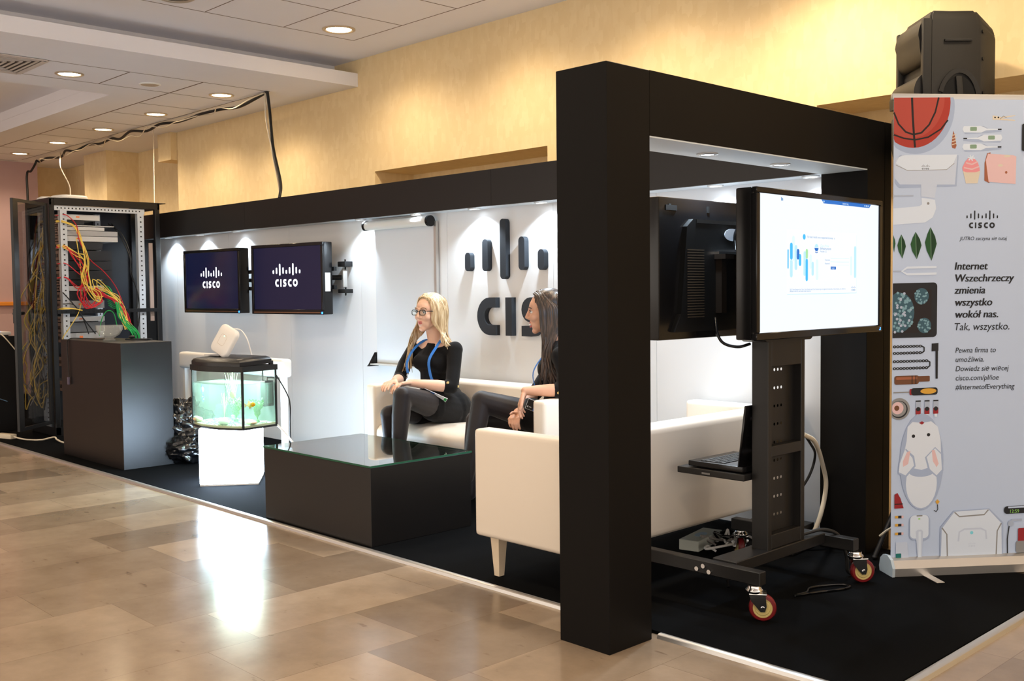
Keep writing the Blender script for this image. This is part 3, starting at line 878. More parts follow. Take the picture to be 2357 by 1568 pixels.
# ------------------------------------------------------------------ wall screens
screen_dark = M('screen_night_blue', (20, 24, 54), .16, spec=.6, emit=.8)
logo_lit = M('logo_lit', (245, 248, 255), .5, emit=1.6)
blue_led = M('blue_led', (40, 110, 255), .4, emit=6)
def wall_tv(label, x, y, rz, wid, sticker):
    t = thing('wall_screen', label, 'television', (x, y, 1.08), rz, 'two wall screens showing the same logo')
    w = wid / 2; H = .548; T = .085
    b = MB()
    b.box(-w, w, -.0, T, 0, H, .008, 2)
    bz = .026
    for a in ((-w, w, H - bz, H), (-w, w, 0, bz + .012), (-w, -w + bz, bz, H - bz), (w - bz, w, bz, H - bz)):
        b.box(a[0], a[1], -.012, .004, a[2], a[3], .003, 1)
    b.build('casing', blackg, t, 40)
    s = MB(); s.add([(-w + bz - .002, -.003, bz + .01), (w - bz + .002, -.003, bz + .01), (w - bz + .002, -.003, H - bz + .002), (-w + bz - .002, -.003, H - bz + .002)], [(0, 1, 2, 3)])
    s.mat(1); logo(s, (0, -.0045, .215), (1, 0, 0), (0, 0, 1), .24, bw=.075)
    s.build('screen', [screen_dark, logo_lit], t)['label'] = 'dark screen showing a white nine-bar logo over the letters CISCO'
    b = MB(); b.box(-w + .03, w - .03, -.0135, -.012, .012, .018); b.build('trim_line', M('bronze_line', (150, 110, 80), .3, metal=.7), t)
    b = MB(); b.box(w - .018, w - .004, -.0145, -.012, .006, .02); b.build('power_light', blue_led, t)
    if sticker:
        b = MB(); b.box(w - .001, w + .0008, .012, .062, .175, .315); b.build('sticker', M('sticker_white', (240, 240, 240), .5), t)
    m = MB()
    m.box(w - .30, w - .06, T, T + .02, .10, .46, .003)
    m.box(w - .06, w + .012, T + .004, T + .03, .19, .22); m.box(w - .06, w + .012, T + .004, T + .03, .33, .36)
    m.cyl((w - .16, T + .02, .28), (w - .05, T + .13, .28), .02)
    m.box(w - .02, w + .10, T + .135, T + .155, .14, .42, .004)
    m.box(w + .0, w + .085, T + .05, T + .14, .36, .40, .004); m.box(w + .0, w + .085, T + .05, T + .14, .16, .19, .004)
    m.build('wall_mount', black, t, 40)
    b = MB(); b.obox((w + .055, T + .075, .27), V(.006, 0, 0), V(0, .02, 0), V(0, 0, .068), .015, 3); b.build('mount_cover', M('cover_grey', (170, 165, 160), .4), t, 50)
    return t
wall_tv('wall screen with white logo on dark blue, left one beside the server rack', -8.285, 4.38, radians(3), .90, False)
wall_tv('wall screen with white logo, right one with a white sticker on its side', -7.035, 4.355, radians(6), .885, True)

# ------------------------------------------------------------------ flip chart
t = thing('flip_chart', 'white roller flip chart board on the back wall behind the seated person with glasses', 'whiteboard', (-5.87, 4.612, .70))
b = MB(); b.box(-.335, .34, -.018, 0, .03, 1.0); b.build('board', M('gloss_whiteboard', (218, 222, 226), .12, spec=.6), t)
b = MB(); b.cyl((-.385, -.055, 1.03), (.335, -.055, 1.03), .034, n=24); b.build('roller_tube', M('tube_white', (228, 226, 220), .3), t, 60)
b = MB()
for x in (-.40, .33): b.cyl((x, -.055, 1.03), (x + .022, -.055, 1.03), .038, n=24)
b.build('end_cap', blackg, t, 60)
b = MB(); b.box(.34, .365, -.022, 0, .02, 1.03); b.build('side_rail', alu, t)
b = MB(); b.box(-.345, .36, -.075, -.005, .012, .02); b.box(-.345, .36, -.012, -.004, .02, .10); b.build('pen_tray', M('tray_grey', (205, 200, 192), .4), t)
b = MB(); b.prism([(-.012, .10), (-.07, .012), (-.085, .0), (0, 0), (0, .10)], (-.375, 0, 0), (0, 1, 0), (0, 0, 1), (.032, 0, 0)); b.build('end_bracket', blackg, t)
t = thing('marker', 'white marker pen with a black cap lying on the flip chart tray', 'pen', (-5.70, 4.56, .728))
b = MB(); b.cyl((0, 0, 0), (.10, 0, 0), .008, n=12); b.build('barrel', white, t, 60)
b = MB(); b.cyl((-.045, 0, 0), (0, 0, 0), .0088, n=12); b.build('cap', black, t, 60)

# ------------------------------------------------------------------ big wall logo
t = thing('wall_logo', 'large charcoal foam logo with nine bars over the letters CISCO on the wall', 'sign', (-4.49, 4.6185, .958))
foam = M('charcoal_foam', (42, 46, 52), .75, noise=.2, nscale=300)
logo(None, (0, 0, 0), (1, 0, 0), (0, 0, 1), 1.0, (0, -.038, 0), parts=lambda nm, m2: m2.build(nm, foam, t))

# ------------------------------------------------------------------ server rack
RX0, RX1, RY0, RY1 = -9.82, -9.25, 3.38, 4.38
RK = thing('server_rack', 'open black server rack with perforated white rails at the left of the stand', 'server rack', (-9.535, 3.88, 0))
lo = (9.535, -3.88, 0)
def rk(mb, name, mat, sm=None): return mb.build(name, mat, RK, sm, loc=lo)
rackm = M('rack_black', (22, 22, 24), .3)
for x in (RX0, RX1 - .045):
    for y in (RY0, RY1 - .045):
        b = MB(); b.box(x, x + .045, y, y + .045, .02, 2.085, .003, 1)
        if x > -9.4:
            for z in (.12, .16, 2.02, 2.06, 1.98): b.box(x + .045, x + .047, y + .016, y + .028, z - .006, z + .006)
        rk(b, 'post', rackm)
b = MB(); b.box(RX0, RX1, RY0, RY1, .015, .09); rk(b, 'base', rackm)
b = MB(); b.box(RX0, RX1, RY0, RY1 + .06, 2.086, 2.092); b.box(RX1 - .02, RX1, RY0 + .045, RY1 - .045, 2.03, 2.086); b.box(RX0, RX1, RY0, RY0 + .02, 2.03, 2.086); b.box(RX0, RX1, RY1 - .02, RY1, 2.03, 2.086); rk(b, 'top_cover', rackm)
b = MB(); b.box(RX0 - .006, RX0, RY0, RY1, .09, 2.06); rk(b, 'side_panel', M('rack_panel', (30, 33, 40), .35))
railm = M('rail_zinc', (196, 202, 210), .45, metal=.3); holem = M('rail_hole', (25, 25, 28), .8)
def rail(x, y, w, z0=.10, z1=2.0):
    b = MB(); b.box(x, x + .02, y, y + w, z0, z1); b.box(x - .03, x, y, y + .004, z0, z1)
    b.mat(1)
    n = int((z1 - z0) / .0445)
    for i in range(n):
        z = z0 + .03 + i * .0445
        b.box(x + .0195, x + .0205, y + w * .38, y + w * .62, z - .006, z + .006)
    rk(b, 'rail', [railm, holem])
rail(RX1 - .03, 3.475, .058); rail(RX1 - .03, 4.17, .06); rail(RX0 + .05, 3.98, .05); rail(RX0 + .05, 3.475, .05)
b = MB(); b.box(RX1 - .03, RX1 - .012, RY0 + .045, 4.24, 1.985, 2.028); b.mat(1)
for i in range(24): b.box(RX1 - .0125, RX1 - .0115, 3.45 + i * .032, 3.462 + i * .032, 2.0, 2.012)
rk(b, 'top_rail', [railm, holem])
b = MB(); b.box(RX1 - .004, RX1 + .012, RY0 + .04, RY1 - .02, 1.085, 1.118)
b.mat(1)
for i in range(22): b.box(RX1 + .0115, RX1 + .0128, 3.45 + i * .04, 3.462 + i * .04, 1.094, 1.108)
rk(b, 'cable_bar', [rackm, holem])
b = MB(); b.box(RX1 - .03, RX1 - .015, 4.275, 4.31, 1.0, 1.72); rk(b, 'vertical_channel', M('channel_tan', (150, 130, 120), .5))
# glass door, swung open
DA = math.atan2(2.951 - 3.36, -8.882 + 9.25)
door = bpy.data.objects.new('door', None); col.objects.link(door); door.parent = RK
door.location = V(-9.262, 3.362, 0) + V(*lo); door.rotation_euler = (0, 0, DA)
b = MB(); b.box(.0, .045, -.012, .012, .13, 2.04, .002, 1); b.box(.475, .55, -.012, .012, .13, 2.04, .002, 1); b.box(.045, .475, -.01, .01, 2.015, 2.04); b.box(.045, .475, -.01, .01, .13, .16); b.build('door_frame', rackm, door)
b = MB(); b.box(.045, .475, -.002, .002, .16, 2.015); b.build('door_pane', smoked, door)['label'] = 'smoked glass pane'
b = MB(); b.box(.49, .53, -.03, -.012, 1.02, 1.14, .004); b.cyl((.51, -.03, 1.10), (.34, -.045, 1.10), .014); b.build('door_handle', rackm, door, 40)

unit_c = {'L': (196, 196, 196), 'G': (165, 165, 166), 'D': (40, 41, 44), 'M': (105, 107, 110)}
units = [(3.84, 1.91, 1.96, 'L', 'light grey shallow unit, topmost in the server rack'), (3.70, 1.87, 1.905, 'D', 'short black unit second from the top of the server rack'),
         (3.97, 1.857, 1.866, 'L', 'thin light rail tray third from the top of the server rack'), (3.88, 1.82, 1.852, 'L', 'light grey unit just above the two long grey ones in the rack'),
         (4.00, 1.772, 1.818, 'G', 'upper of the two long grey units with orange stickers in the rack'), (4.00, 1.722, 1.769, 'L', 'lower of the two long grey units with orange stickers in the rack'),
         (3.86, 1.648, 1.718, 'D', 'black unit with screw dots below the grey units in the rack'), (3.94, 1.552, 1.643, 'D', 'uppermost of the three deep black units in the rack middle'),
         (3.94, 1.468, 1.548, 'D', 'middle one of the three deep black units in the rack'), (3.94, 1.383, 1.463, 'D', 'lowest of the three deep black units in the rack'),
         (3.90, 1.333, 1.378, 'D', 'flat black unit under the three deep black units'), (3.86, 1.283, 1.328, 'L', 'grey unit behind the tangle of red cables'),
         (3.86, 1.203, 1.278, 'D', 'black unit behind the loops of red cable'), (3.86, 1.128, 1.198, 'G', 'grey unit just above the perforated cable bar'),
         (3.86, 1.012, 1.055, 'L', 'light grey unit just below the perforated cable bar'), (3.86, .918, 1.006, 'M', 'dark grey unit with a yellow label in the lower rack'),
         (3.85, .83, .912, 'G', 'grey unit level with the pedestal top in the rack'), (3.85, .62, .70, 'D', 'black unit low in the rack seen through its glass door'),
         (3.85, .40, .49, 'M', 'lowest dark grey unit in the rack')]
for (y1, z0, z1, c, lab) in units:
    t = thing('rack_unit', lab, 'rack server', (-9.53, 3.5, z0), group='units mounted in the server rack')
    m = M('unit_%s' % c, unit_c[c], .4, metal=.2)
    h = z1 - z0
    b = MB(); b.box(-.225, .225, .0, y1 - 3.5, 0, h - .002); b.build('chassis', m, t)
    b = MB(); b.box(-.24, .24, -.022, 0, 0, h - .003)
    b.mat(1)
    for i in range(12): b.box(-.2 + i * .033, -.178 + i * .033, -.0228, -.0218, h * .3, h * .65)
    b.build('front_panel', [M('unit_front', (120, 100, 92), .45), holem], t)
    if h > .04 and c in 'GL':
        b = MB(); b.box(.2245, .2256, .13, .16, h * .4, h * .65); b.build('orange_sticker', M('sticker_orange', (230, 120, 60), .5), t)
    if c == 'M' and z0 > .8:
        b = MB(); b.box(.2245, .2258, .02, .035, .01, .08); b.build('yellow_label', M('label_yellow', (235, 215, 40), .5), t)
    for i in range(1 if z0 < 1.3 else 2):
        b = MB(); b.box(.06 + i * .05, .066 + i * .05, -.0232, -.0218, h * .75, h * .75 + .005); b.build('status_light', M('rack_led', (150, 255, 90), .4, emit=1.5), t)

cab = {'yellow': M('cable_yellow', (226, 196, 92), .45), 'red': M('cable_red', (190, 30, 45), .45), 'green': M('cable_green', (30, 150, 70), .45), 'black': M('cable_black', (22, 22, 24), .45), 'grey': M('cable_grey', (150, 145, 140), .45)}
rg = random.Random(11)
def cable(c, ctrl, r=.0042, lab=None, grp=None, nm='patch_cable'):
    b = MB(); b.tube(spline(ctrl, 7), r, 6)
    return tag(b.build(nm, cab[c], None, 60), lab, 'cable', grp)
J = lambda s=.02: rg.uniform(-s, s)
XF = RX1 + .012
for i in range(7):      # yellow bundle sweeping from the upper rail down and right
    z0 = 1.885 + .006 * (i % 3) if i < 4 else 1.66 + .012 * (i - 4)
    cable('yellow', [(-9.32, 3.462, z0), (XF - .01, 3.50 + J(.005), z0 - .005), (XF + .01, 3.60 + J(), z0 - .07), (XF + .02, 3.66 + J(.03), 1.55 + J(.04)), (XF + .03, 3.66 + J(.04), 1.40 + J(.05)), (XF + .04, 3.74 + J(.05), 1.25 + J(.03)), (XF + .03, 3.80 + J(.04), 1.215 + J(.03)), (XF + .03, 3.74 + J(.05), 1.33 + J(.06)), (XF + .02, 3.92 + J(.03), 1.22 + J(.03)), (XF + .02, 3.98 + J(.04), 1.08 + J(.03)), (XF + .03, 4.05 + J(.05), .93)],
          lab='yellow patch cable hanging in the tangle at the open rack side', grp='yellow cables in the open rack side')
cable('yellow', [(XF, 3.60, 1.75), (XF + .01, 3.625, 1.5), (XF + .012, 3.63, 1.25), (XF + .012, 3.60, 1.10), (XF + .015, 3.52, .97), (XF + .01, 3.45, .86), (XF + .01, 3.47, .75)], lab='yellow cable running straight down then slanting left to the front post', grp=None)
for i in range(2):
    cable('yellow', [(-9.33, 3.44, 1.10 + .012 * i), (XF + .01, 3.47, 1.125 + .008 * i), (XF + .015, 3.56, 1.13 + J(.006)), (XF + .012, 3.63, 1.11)], .0055, 'yellow cable lying along the perforated bar by the front post', 'yellow cables on the bar')
for i in range(8):
    z0 = (1.93, 1.665, 1.67, 1.675, 1.52, 1.40, 1.395, 1.66)[i]
    if i == 0:
        pts = [(-9.32, 3.46, 1.94), (XF - .005, 3.52, 1.945), (XF + .01, 3.60, 1.86), (XF + .015, 3.62, 1.73), (XF + .015, 3.70, 1.57), (XF + .02, 3.83, 1.45), (XF + .02, 3.93, 1.32), (XF + .02, 4.0, 1.15)]
        cable('red', pts, lab='single red cable arching from the rack top over the deep black units')
        continue
    pts = [(-9.32, 3.46, z0), (XF - .008, 3.51, z0), (XF + .01, 3.60 + J(.03), z0 - .10 + J()), (XF + .02, 3.66 + J(.03), 1.40 + J(.05)), (XF + .03, 3.62 + J(.04), 1.27 + J(.03)), (XF + .03, 3.68 + J(.06), 1.14 + J(.02)), (XF + .03, 3.78 + J(.04), 1.22 + J(.03)), (XF + .035, 3.70 + J(.06), 1.29 + J(.02)), (XF + .03, 3.80 + J(.05), 1.24), (XF + .02, 3.93 + J(.04), 1.18), (XF + .02, 4.02 + J(.02), 1.07), (XF + .02, 4.05 + J(.04), .95)]
    cable('red', pts, lab='red patch cable looping in the tangle at the open rack side', grp='red cables in the open rack side')
for i in range(11):
    y = 3.86 + .004 * i; z = 1.33 - .018 * i
    cable('green', [(-9.31, y, z), (XF, y + .03, z - .03), (XF + .02, 3.94 + J(), 1.17 + J()), (XF + .02, 3.97 + J(.03), 1.06 + J(.02)), (XF + .03, 4.03 + J(.03), .96 + J(.02)), (XF + .04, 4.09 + J(.04), .88), (XF + .02, 4.12 + J(.03), .72)], .0045, 'green patch cable falling in the sheaf at the rack rear', 'green cables at the rack rear')
cable('green', [(XF + .02, 3.77, .88), (XF + .03, 3.79, 1.02), (XF + .03, 3.84, 1.10), (XF + .03, 3.90, 1.08), (XF + .03, 3.93, .96)], lab='green cable arching over the bar above the crystal bowl')
for i in range(2):
    cable('black', [(-9.5, 4.0 + .03 * i, 1.9), (-9.35, 4.06, 1.80 - .05 * i), (XF - .03, 4.09 + J(), 1.6), (XF - .03, 4.10 + J(.01), 1.45), (XF - .03, 4.15, 1.28), (XF - .03, 4.16 + J(.02), 1.1), (XF - .03, 4.15, .95)], .005, 'black lead snaking down behind the rear rail of the rack', 'black leads in the rack')
for i in range(2):
    cable('black', [(XF, 3.47, 1.27 - .1 * i), (XF + .01, 3.56, 1.16), (XF + .012, 3.63, 1.05), (XF + .012, 3.68 + .06 * i, .9)], .005, 'black lead slanting over the lower units in the rack', 'black leads over lower units')
for i in range(30):     # bulging out of the rack front, seen through the smoked door
    c = ('yellow', 'grey', 'yellow', 'black', 'yellow', 'grey')[i % 6]
    x = -9.34 - .009 * (i % 14); y = 3.20 + rg.uniform(0, .18); z0 = 1.9 - .035 * i
    pts = [(x, 3.45, z0), (x + J(.02), 3.36, z0 - .03), (x + J(.02), y + J(.03), z0 - .22)]
    z = z0 - .22
    while z > .42 and len(pts) < 8:
        z -= rg.uniform(.12, .26)
        pts.append((x + J(.04), min(3.43, max(3.12, y + J(.07))), z))
    if i % 4 == 0: pts += [(x, y + .05, z + .10), (x, 3.42, z + .16)]
    cable(c, pts, .005, '%s cable dangling from the rack front behind the smoked door' % c, '%s cables behind the rack door' % c)
access_point('access_point', 'white access point lying on the rack top, larger and nearer one', (-9.42, 3.62, 2.092 + .020), (0, 0, radians(10)), .125, False)
access_point('access_point', 'white access point lying on the rack top, behind the larger one', (-9.68, 3.56, 2.092 + .020), (0, 0, radians(-8)), .11, False)

# black table with a white device at the left edge
b = MB(); b.box(-10.6, -10.0, 2.98, 3.33, CZ, .88, .003, 1); tag(b.build('black_counter', panel_k), 'black box counter at the left edge of the picture beside the rack', 'counter')
t = thing('router', 'white router with a blue light on the black counter at the left edge', 'router', (-10.12, 3.2, .88), radians(0))
b = MB(); b.box(-.2, .10, -.09, .09, .008, .038, .008, 2); b.build('case', white, t, 40)
b = MB(); b.box(.0, .03, -.0, .02, .0375, .0395); b.build('status_light', blue_led, t)
b = MB()
for x in (-.17, .07): b.box(x - .012, x + .012, -.07, .07, 0, .009)
b.build('foot', black, t)
b = MB(); b.tube(spline([(-10.02, 3.2, .90), (-9.96, 3.22, .86), (-9.95, 3.3, .75)]), .005, 6); tag(b.build('router_lead', cream, None, 60), 'short cream lead hanging from the white router', 'cable')
b = MB(); b.tube(spline([(-9.99, 2.97, .36), (-9.9, 3.0, .32), (-9.88, 3.02, .22), (-9.97, 2.97, .13)]), .006, 6); tag(b.build('cream_loop', cream, None, 60), 'cream cable looping in front of the black counter', 'cable')
b = MB(); b.tube(spline([(-9.98, 3.0, .44), (-9.84, 3.05, .36), (-9.66, 3.12, .315)]), .004, 6); tag(b.build('blue_lead', M('lead_blue', (60, 90, 120), .5), None, 60), 'thin blue lead slanting from the black counter toward the rack door', 'cable')
t = thing('power_strip', 'cream power strip lying on the carpet at the left edge', 'power strip', (-9.46, 3.06, CZ), radians(18))
b = MB(); b.box(-.14, .06, -.03, .03, 0, .04, .006); b.build('housing', cream, t, 40)
b = MB(); b.box(-.12, .04, -.02, .02, .039, .0415); b.build('socket_face', M('socket', (205, 190, 165), .5), t)
b = MB(); b.tube(spline([(-9.40, 3.08, .03), (-9.25, 3.12, .018), (-9.1, 3.2, .02), (-9.0, 3.27, .045), (-8.93, 3.27, .03), (-8.75, 3.28, .018), (-8.4, 3.38, .018)]), .007, 6); tag(b.build('floor_cable', cream, None, 60), 'cream cable running over the carpet from the power strip behind the pedestal', 'cable')

# ------------------------------------------------------------------ cables on the ceiling
def wavy(p, q, n, amp, seed, sag=.0):
    rg2 = random.Random(seed); p = V(*p); q = V(*q); out = []
    for i in range(n + 1):
        f = i / n; v = p.lerp(q, f)
        v += V(0, rg2.uniform(-amp, amp), -abs(rg2.uniform(0, amp * .8)) - (sag if i % 2 else 0))
        out.append(v)
    return out
main = [(-7.73, 4.632, 2.93)] + [tuple(v) for v in wavy((-7.95, 4.64, 2.925), (-13.2, 4.73, 2.92), 17, .035, 5, .02)] + [(-13.27, 4.72, 2.9)]
b = MB(); b.tube(spline(main, 5), .013, 8); b.build('ceiling_cable', black, None, 60); bc = bpy.data.objects['ceiling_cable']
tag(bc, 'thick black cable taped along the ceiling seam below the downlights', 'cable')
b = MB(); b.tube(spline([(-7.73, 4.632, 2.93)] + [tuple(v) for v in wavy((-7.95, 4.60, 2.91), (-13.2, 4.70, 2.90), 21, .05, 9, .03)], 5), .005, 6)
tag(b.build('ceiling_cable', cream, None, 60), 'thin cream cable tangled along the black ceiling cable', 'cable')
b = MB(); b.tube(spline([(-7.725, 4.632, 2.93), (-7.69, 4.63, 2.75), (-7.6, 4.60, 2.45), (-7.40, 4.54, 2.14), (-7.355, 4.50, 2.012)], 7), .013, 8)
tag(b.build('drop_cable', black, None, 60), 'thick black cable hanging from the ceiling corner to the black header', 'cable')
b = MB(); b.tube(spline([(-7.75, 4.625, 2.925), (-7.72, 4.61, 2.7), (-7.60, 4.585, 2.44), (-7.57, 4.58, 2.36), (-7.44, 4.55, 2.1), (-7.40, 4.52, 2.012)], 7), .006, 6)
tag(b.build('drop_cable', cream, None, 60), 'thin cream cable hanging beside the thick black drop to the header', 'cable')
b = MB(); b.tube(spline([(-13.27, 4.72, 2.9), (-13.29, 4.70, 2.84), (-13.42, 4.70, 2.78), (-13.5, 4.68, 2.74), (-13.5, 4.68, 2.3), (-13.5, 4.68, .02)], 7), .014, 8)
tag(b.build('drop_cable', black, None, 60), 'black cable dropping from the ceiling at the far left behind the rack', 'cable')
b = MB(); b.tube(spline([(-12.45, 4.70, 2.91), (-11.4, 4.3, 2.62), (-9.75, 3.75, 2.26), (-9.44, 3.64, 2.12)], 7), .006, 6)
tag(b.build('network_drop', cream, None, 60), 'cream cable slanting from the ceiling down to the access point on the rack', 'cable')
b = MB(); b.tube(spline([(-10.1, 4.74, 2.92), (-9.93, 4.66, 2.75), (-9.31, 4.36, 2.094)], 7), .0035, 6)
tag(b.build('network_drop', cream, None, 60), 'thin pale cord hanging straight down to the rear of the server rack', 'cable')
# ------------------------------------------------------------------ screen trolley
CT = thing('screen_trolley', 'black steel trolley on red castors inside the portal', 'trolley', (-2.3, 3.65, 0))
lo = (2.3, -3.65, 0)
def ct(mb, name, mat, sm=None, par=None): return mb.build(name, mat, par or CT, sm, loc=lo)
steel = M('black_steel', (24, 23, 23), .42, noise=.2, nscale=300)
for y in (3.296, 4.003):
    b = MB(); b.box(-2.70, -2.095, y - .022, y + .022, .146, .197, .003, 1); ct(b, 'base_beam', steel)
b = MB(); b.box(-2.335, -2.225, 3.318, 3.981, .160, .205, .003, 1); ct(b, 'cross_beam', steel)
b = MB()
for (x, z) in ((-2.345, .178), (-2.375, .163), (-2.318, .160)): b.cyl((x, 3.2735, z), (x, 3.268, z), .009, n=10)
ct(b, 'bolt_set', chrome, 60)
def castor(x, y, rz, lab=None):
    c = bpy.data.objects.new('castor', None); col.objects.link(c); c.parent = CT
    c.location = V(x, y, 0) + V(*lo); c.rotation_euler = (0, 0, rz)
    b = MB(); b.lathe((0, 0, .118), [(.030, 0), (.033, .006), (.033, .012), (.026, .018), (.026, .028)], 20); b.box(-.02, .045, -.028, .028, .112, .119, .002)
    b.build('swivel_plate', chrome, c, 50)
    b = MB()
    for s in (-1, 1):
        b.prism([(-.02, .115), (.04, .115), (.044, .07), (.038, .05), (.022, .05), (-.012, .09)], (0, s * .020 - .0015, 0), (1, 0, 0), (0, 0, 1), (0, .003, 0))
    b.cyl((.03, -.027, .0625), (.03, .027, .0625), .008, n=12)
    b.build('fork', chrome, c, 40)
    w = MB(); w.lathe((.03, -.014, .0625), [(.036, 0), (.046, .001), (.0502, .006), (.0502, .022), (.046, .027), (.036, .028)], 32, axis=(0, 1, 0), cap=False)
    w.mat(1); w.lathe((.03, -.0135, .0625), [(.005, .0), (.026, -.001), (.029, .0015), (.0365, .001), (.0365, .026), (.029, .0255), (.026, .028), (.005, .027)], 32, axis=(0, 1, 0))
    w.build('wheel', [M('red_tyre', (112, 22, 26), .35), M('cream_hub', (196, 176, 112), .45)], c, 40)
castor(-2.125, 3.285, radians(35)); castor(-2.10, 4.003, radians(50)); castor(-2.66, 4.003, radians(140)); castor(-2.66, 3.296, radians(200))
# column
b = MB(); b.box(-2.31, -2.235, 3.552, 3.58, .20, 1.06, .002, 1); ct(b, 'column_post', steel)
b = MB(); b.box(-2.31, -2.235, 3.80, 3.828, .20, 1.06, .002, 1); ct(b, 'column_post', steel)
for (z0, z1) in ((.205, .262), (.575, .618), (.935, 1.06)):
    b = MB(); b.box(-2.27, -2.236, 3.58, 3.80, z0, z1, .002, 1); ct(b, 'column_rung', steel)
b = MB()
ys = [3.58, 3.597] ; zs = [.205 + .0365 * i for i in range(22)]
x0 = -2.2705
def hole_cell(y0, y1, z0, z1, r):
    cyy, czz = (y0 + y1) / 2, (z0 + z1) / 2
    ring = [(cyy + r * cos(pi / 4 * k + pi / 8), czz + r * sin(pi / 4 * k + pi / 8)) for k in range(8)]
    cor = [(y1, z1), (y0, z1), (y0, z0), (y1, z0)]
    vs = [(x0, a, c) for a, c in ring] + [(x0, a, c) for a, c in cor]
    fs = [(0, 1, 8), (8, 1, 2, 9), (2, 3, 9), (9, 3, 4, 10), (4, 5, 10), (10, 5, 6, 11), (6, 7, 11), (11, 7, 0, 8)]
    b.add(vs, fs)
for i in range(10):
    z0 = .205 + i * .0735
    for k in range(5): hole_cell(3.590 + k * .0255, 3.6155 + k * .0255, z0 + .03, z0 + .0735, .0062)
    b.add([(x0, 3.59, z0), (x0, 3.7175, z0), (x0, 3.7175, z0 + .03), (x0, 3.59, z0 + .03)], [(0, 1, 2, 3)])
b.add([(x0, 3.58, .205), (x0, 3.59, .205), (x0, 3.59, .94), (x0, 3.58, .94)], [(0, 1, 2, 3)])
b.add([(x0, 3.7175, .205), (x0, 3.80, .205), (x0, 3.80, .94), (x0, 3.7175, .94)], [(0, 1, 2, 3)])
ct(b, 'perforated_plate', steel)['label'] = 'back plate with rows of five round holes'
b = MB(); b.prism(rrect(3.50, 1.035, 3.87, 1.16, .03), (-2.33, 0, 0), (0, 1, 0), (0, 0, 1), (.11, 0, 0)); b.box(-2.36, -2.22, 3.56, 3.83, 1.06, 1.56); ct(b, 'screen_bracket', steel)
b = MB(); b.box(-2.64, -2.312, 3.50, 3.86, .478, .505, .004); b.mat(1); b.box(-2.515, -2.475, 3.4985, 3.5005, .486, .493); ct(b, 'laptop_shelf', [steel, M('shelf_badge', (120, 120, 120), .4)])

# laptop
t = thing('laptop', 'open black laptop on the trolley shelf', 'laptop', (-2.46, 3.68, .505))
b = MB()
b.box(-.135, .135, -.165, .165, .004, .028, .006, 2); b.mat(1)
for i in range(5):
    for k in range(12): b.box(-.085 + i * .024, -.066 + i * .024, -.145 + k * .0245, -.125 + k * .0245, .028, .0305)
b.build('base', [blackg, M('key_grey', (38, 40, 44), .5)], t, 40)
b = MB()
c = V(.125, 0, .15); ax = V(.13, 0, .99).normalized(); b.obox(c, V(.0045, 0, 0), V(0, .163, 0), ax * .125, .003, 1); b.mat(1)
b.add([c + V(-.0052, -.15, 0) - ax * .11, c + V(-.0052, .15, 0) - ax * .11, c + V(-.0052, .15, 0) + ax * .115, c + V(-.0052, -.15, 0) + ax * .115], [(0, 1, 2, 3)])
b.build('lid', [blackg, M('laptop_panel', (20, 24, 34), .2)], t, 40)

# ------------------------------------------------------------------ big lit screen
BY0, BY1, BZ0, BZ1, BX = 3.312, 4.338, 1.052, 1.622, -2.15
LS = thing('presentation_screen', 'large black-framed screen with a glowing white log-in page, facing the viewer', 'screen', (BX, (BY0 + BY1) / 2, BZ0), radians(1.2))
yo = (BY0 + BY1) / 2
wd = (BY1 - BY0) / 2; H = BZ1 - BZ0
b = MB(); b.box(-.085, -.004, -wd, wd, 0, H, .008, 2)
for (a0, a1, z0, z1) in ((-wd, wd, H - .022, H), (-wd, wd, 0, .028), (-wd, -wd + .026, .028, H - .022), (wd - .03, wd, .028, H - .022)): b.box(-.02, .006, a0, a1, z0, z1, .003, 1)
b.build('casing', blackg, LS, 40)
sw0, sw1, sz0, sz1 = -wd + .025, wd - .029, .027, H - .021
scr = MB()
uiM = [M('page_white', (236, 245, 255), .4, emit=P_SCREEN), M('ui_blue', (20, 105, 190), .4, emit=1.0), M('ui_sky', (60, 180, 240), .4, emit=1.0), M('ui_pale', (178, 222, 246), .4, emit=1.0),
       M('ui_mist', (212, 234, 248), .4, emit=1.0), M('ui_green', (160, 215, 160), .4, emit=1.0), M('ui_text', (90, 140, 185), .4, emit=1.0), M('ui_card', (240, 246, 253), .4, emit=P_SCREEN * .98)]
def sp(s, v): return (sw0 + (sw1 - sw0) * s, sz0 + (sz1 - sz0) * v)
O3, U3, V3 = (0.0, 0, 0), (0, 1, 0), (0, 0, 1)
scr.flat([sp(0, 0), sp(1, 0), sp(1, 1), sp(0, 1)], O3, U3, V3)
def el(m, pts, lift=1): scr.mat(m); scr.flat(pts, O3, U3, V3, .0004 * lift)
def rect(m, s0, v0, s1, v1, lift=1): el(m, [sp(s0, v0), sp(s1, v0), sp(s1, v1), sp(s0, v1)], lift)
rect(7, .204, .274, .791, .755)
rect(3, .208, .272, .791, .276, 2); rect(4, .789, .276, .7915, .74, 2)
el(1, [sp(.481, .998), sp(.498, .97), sp(.907, .97), sp(.924, .998)], 1)
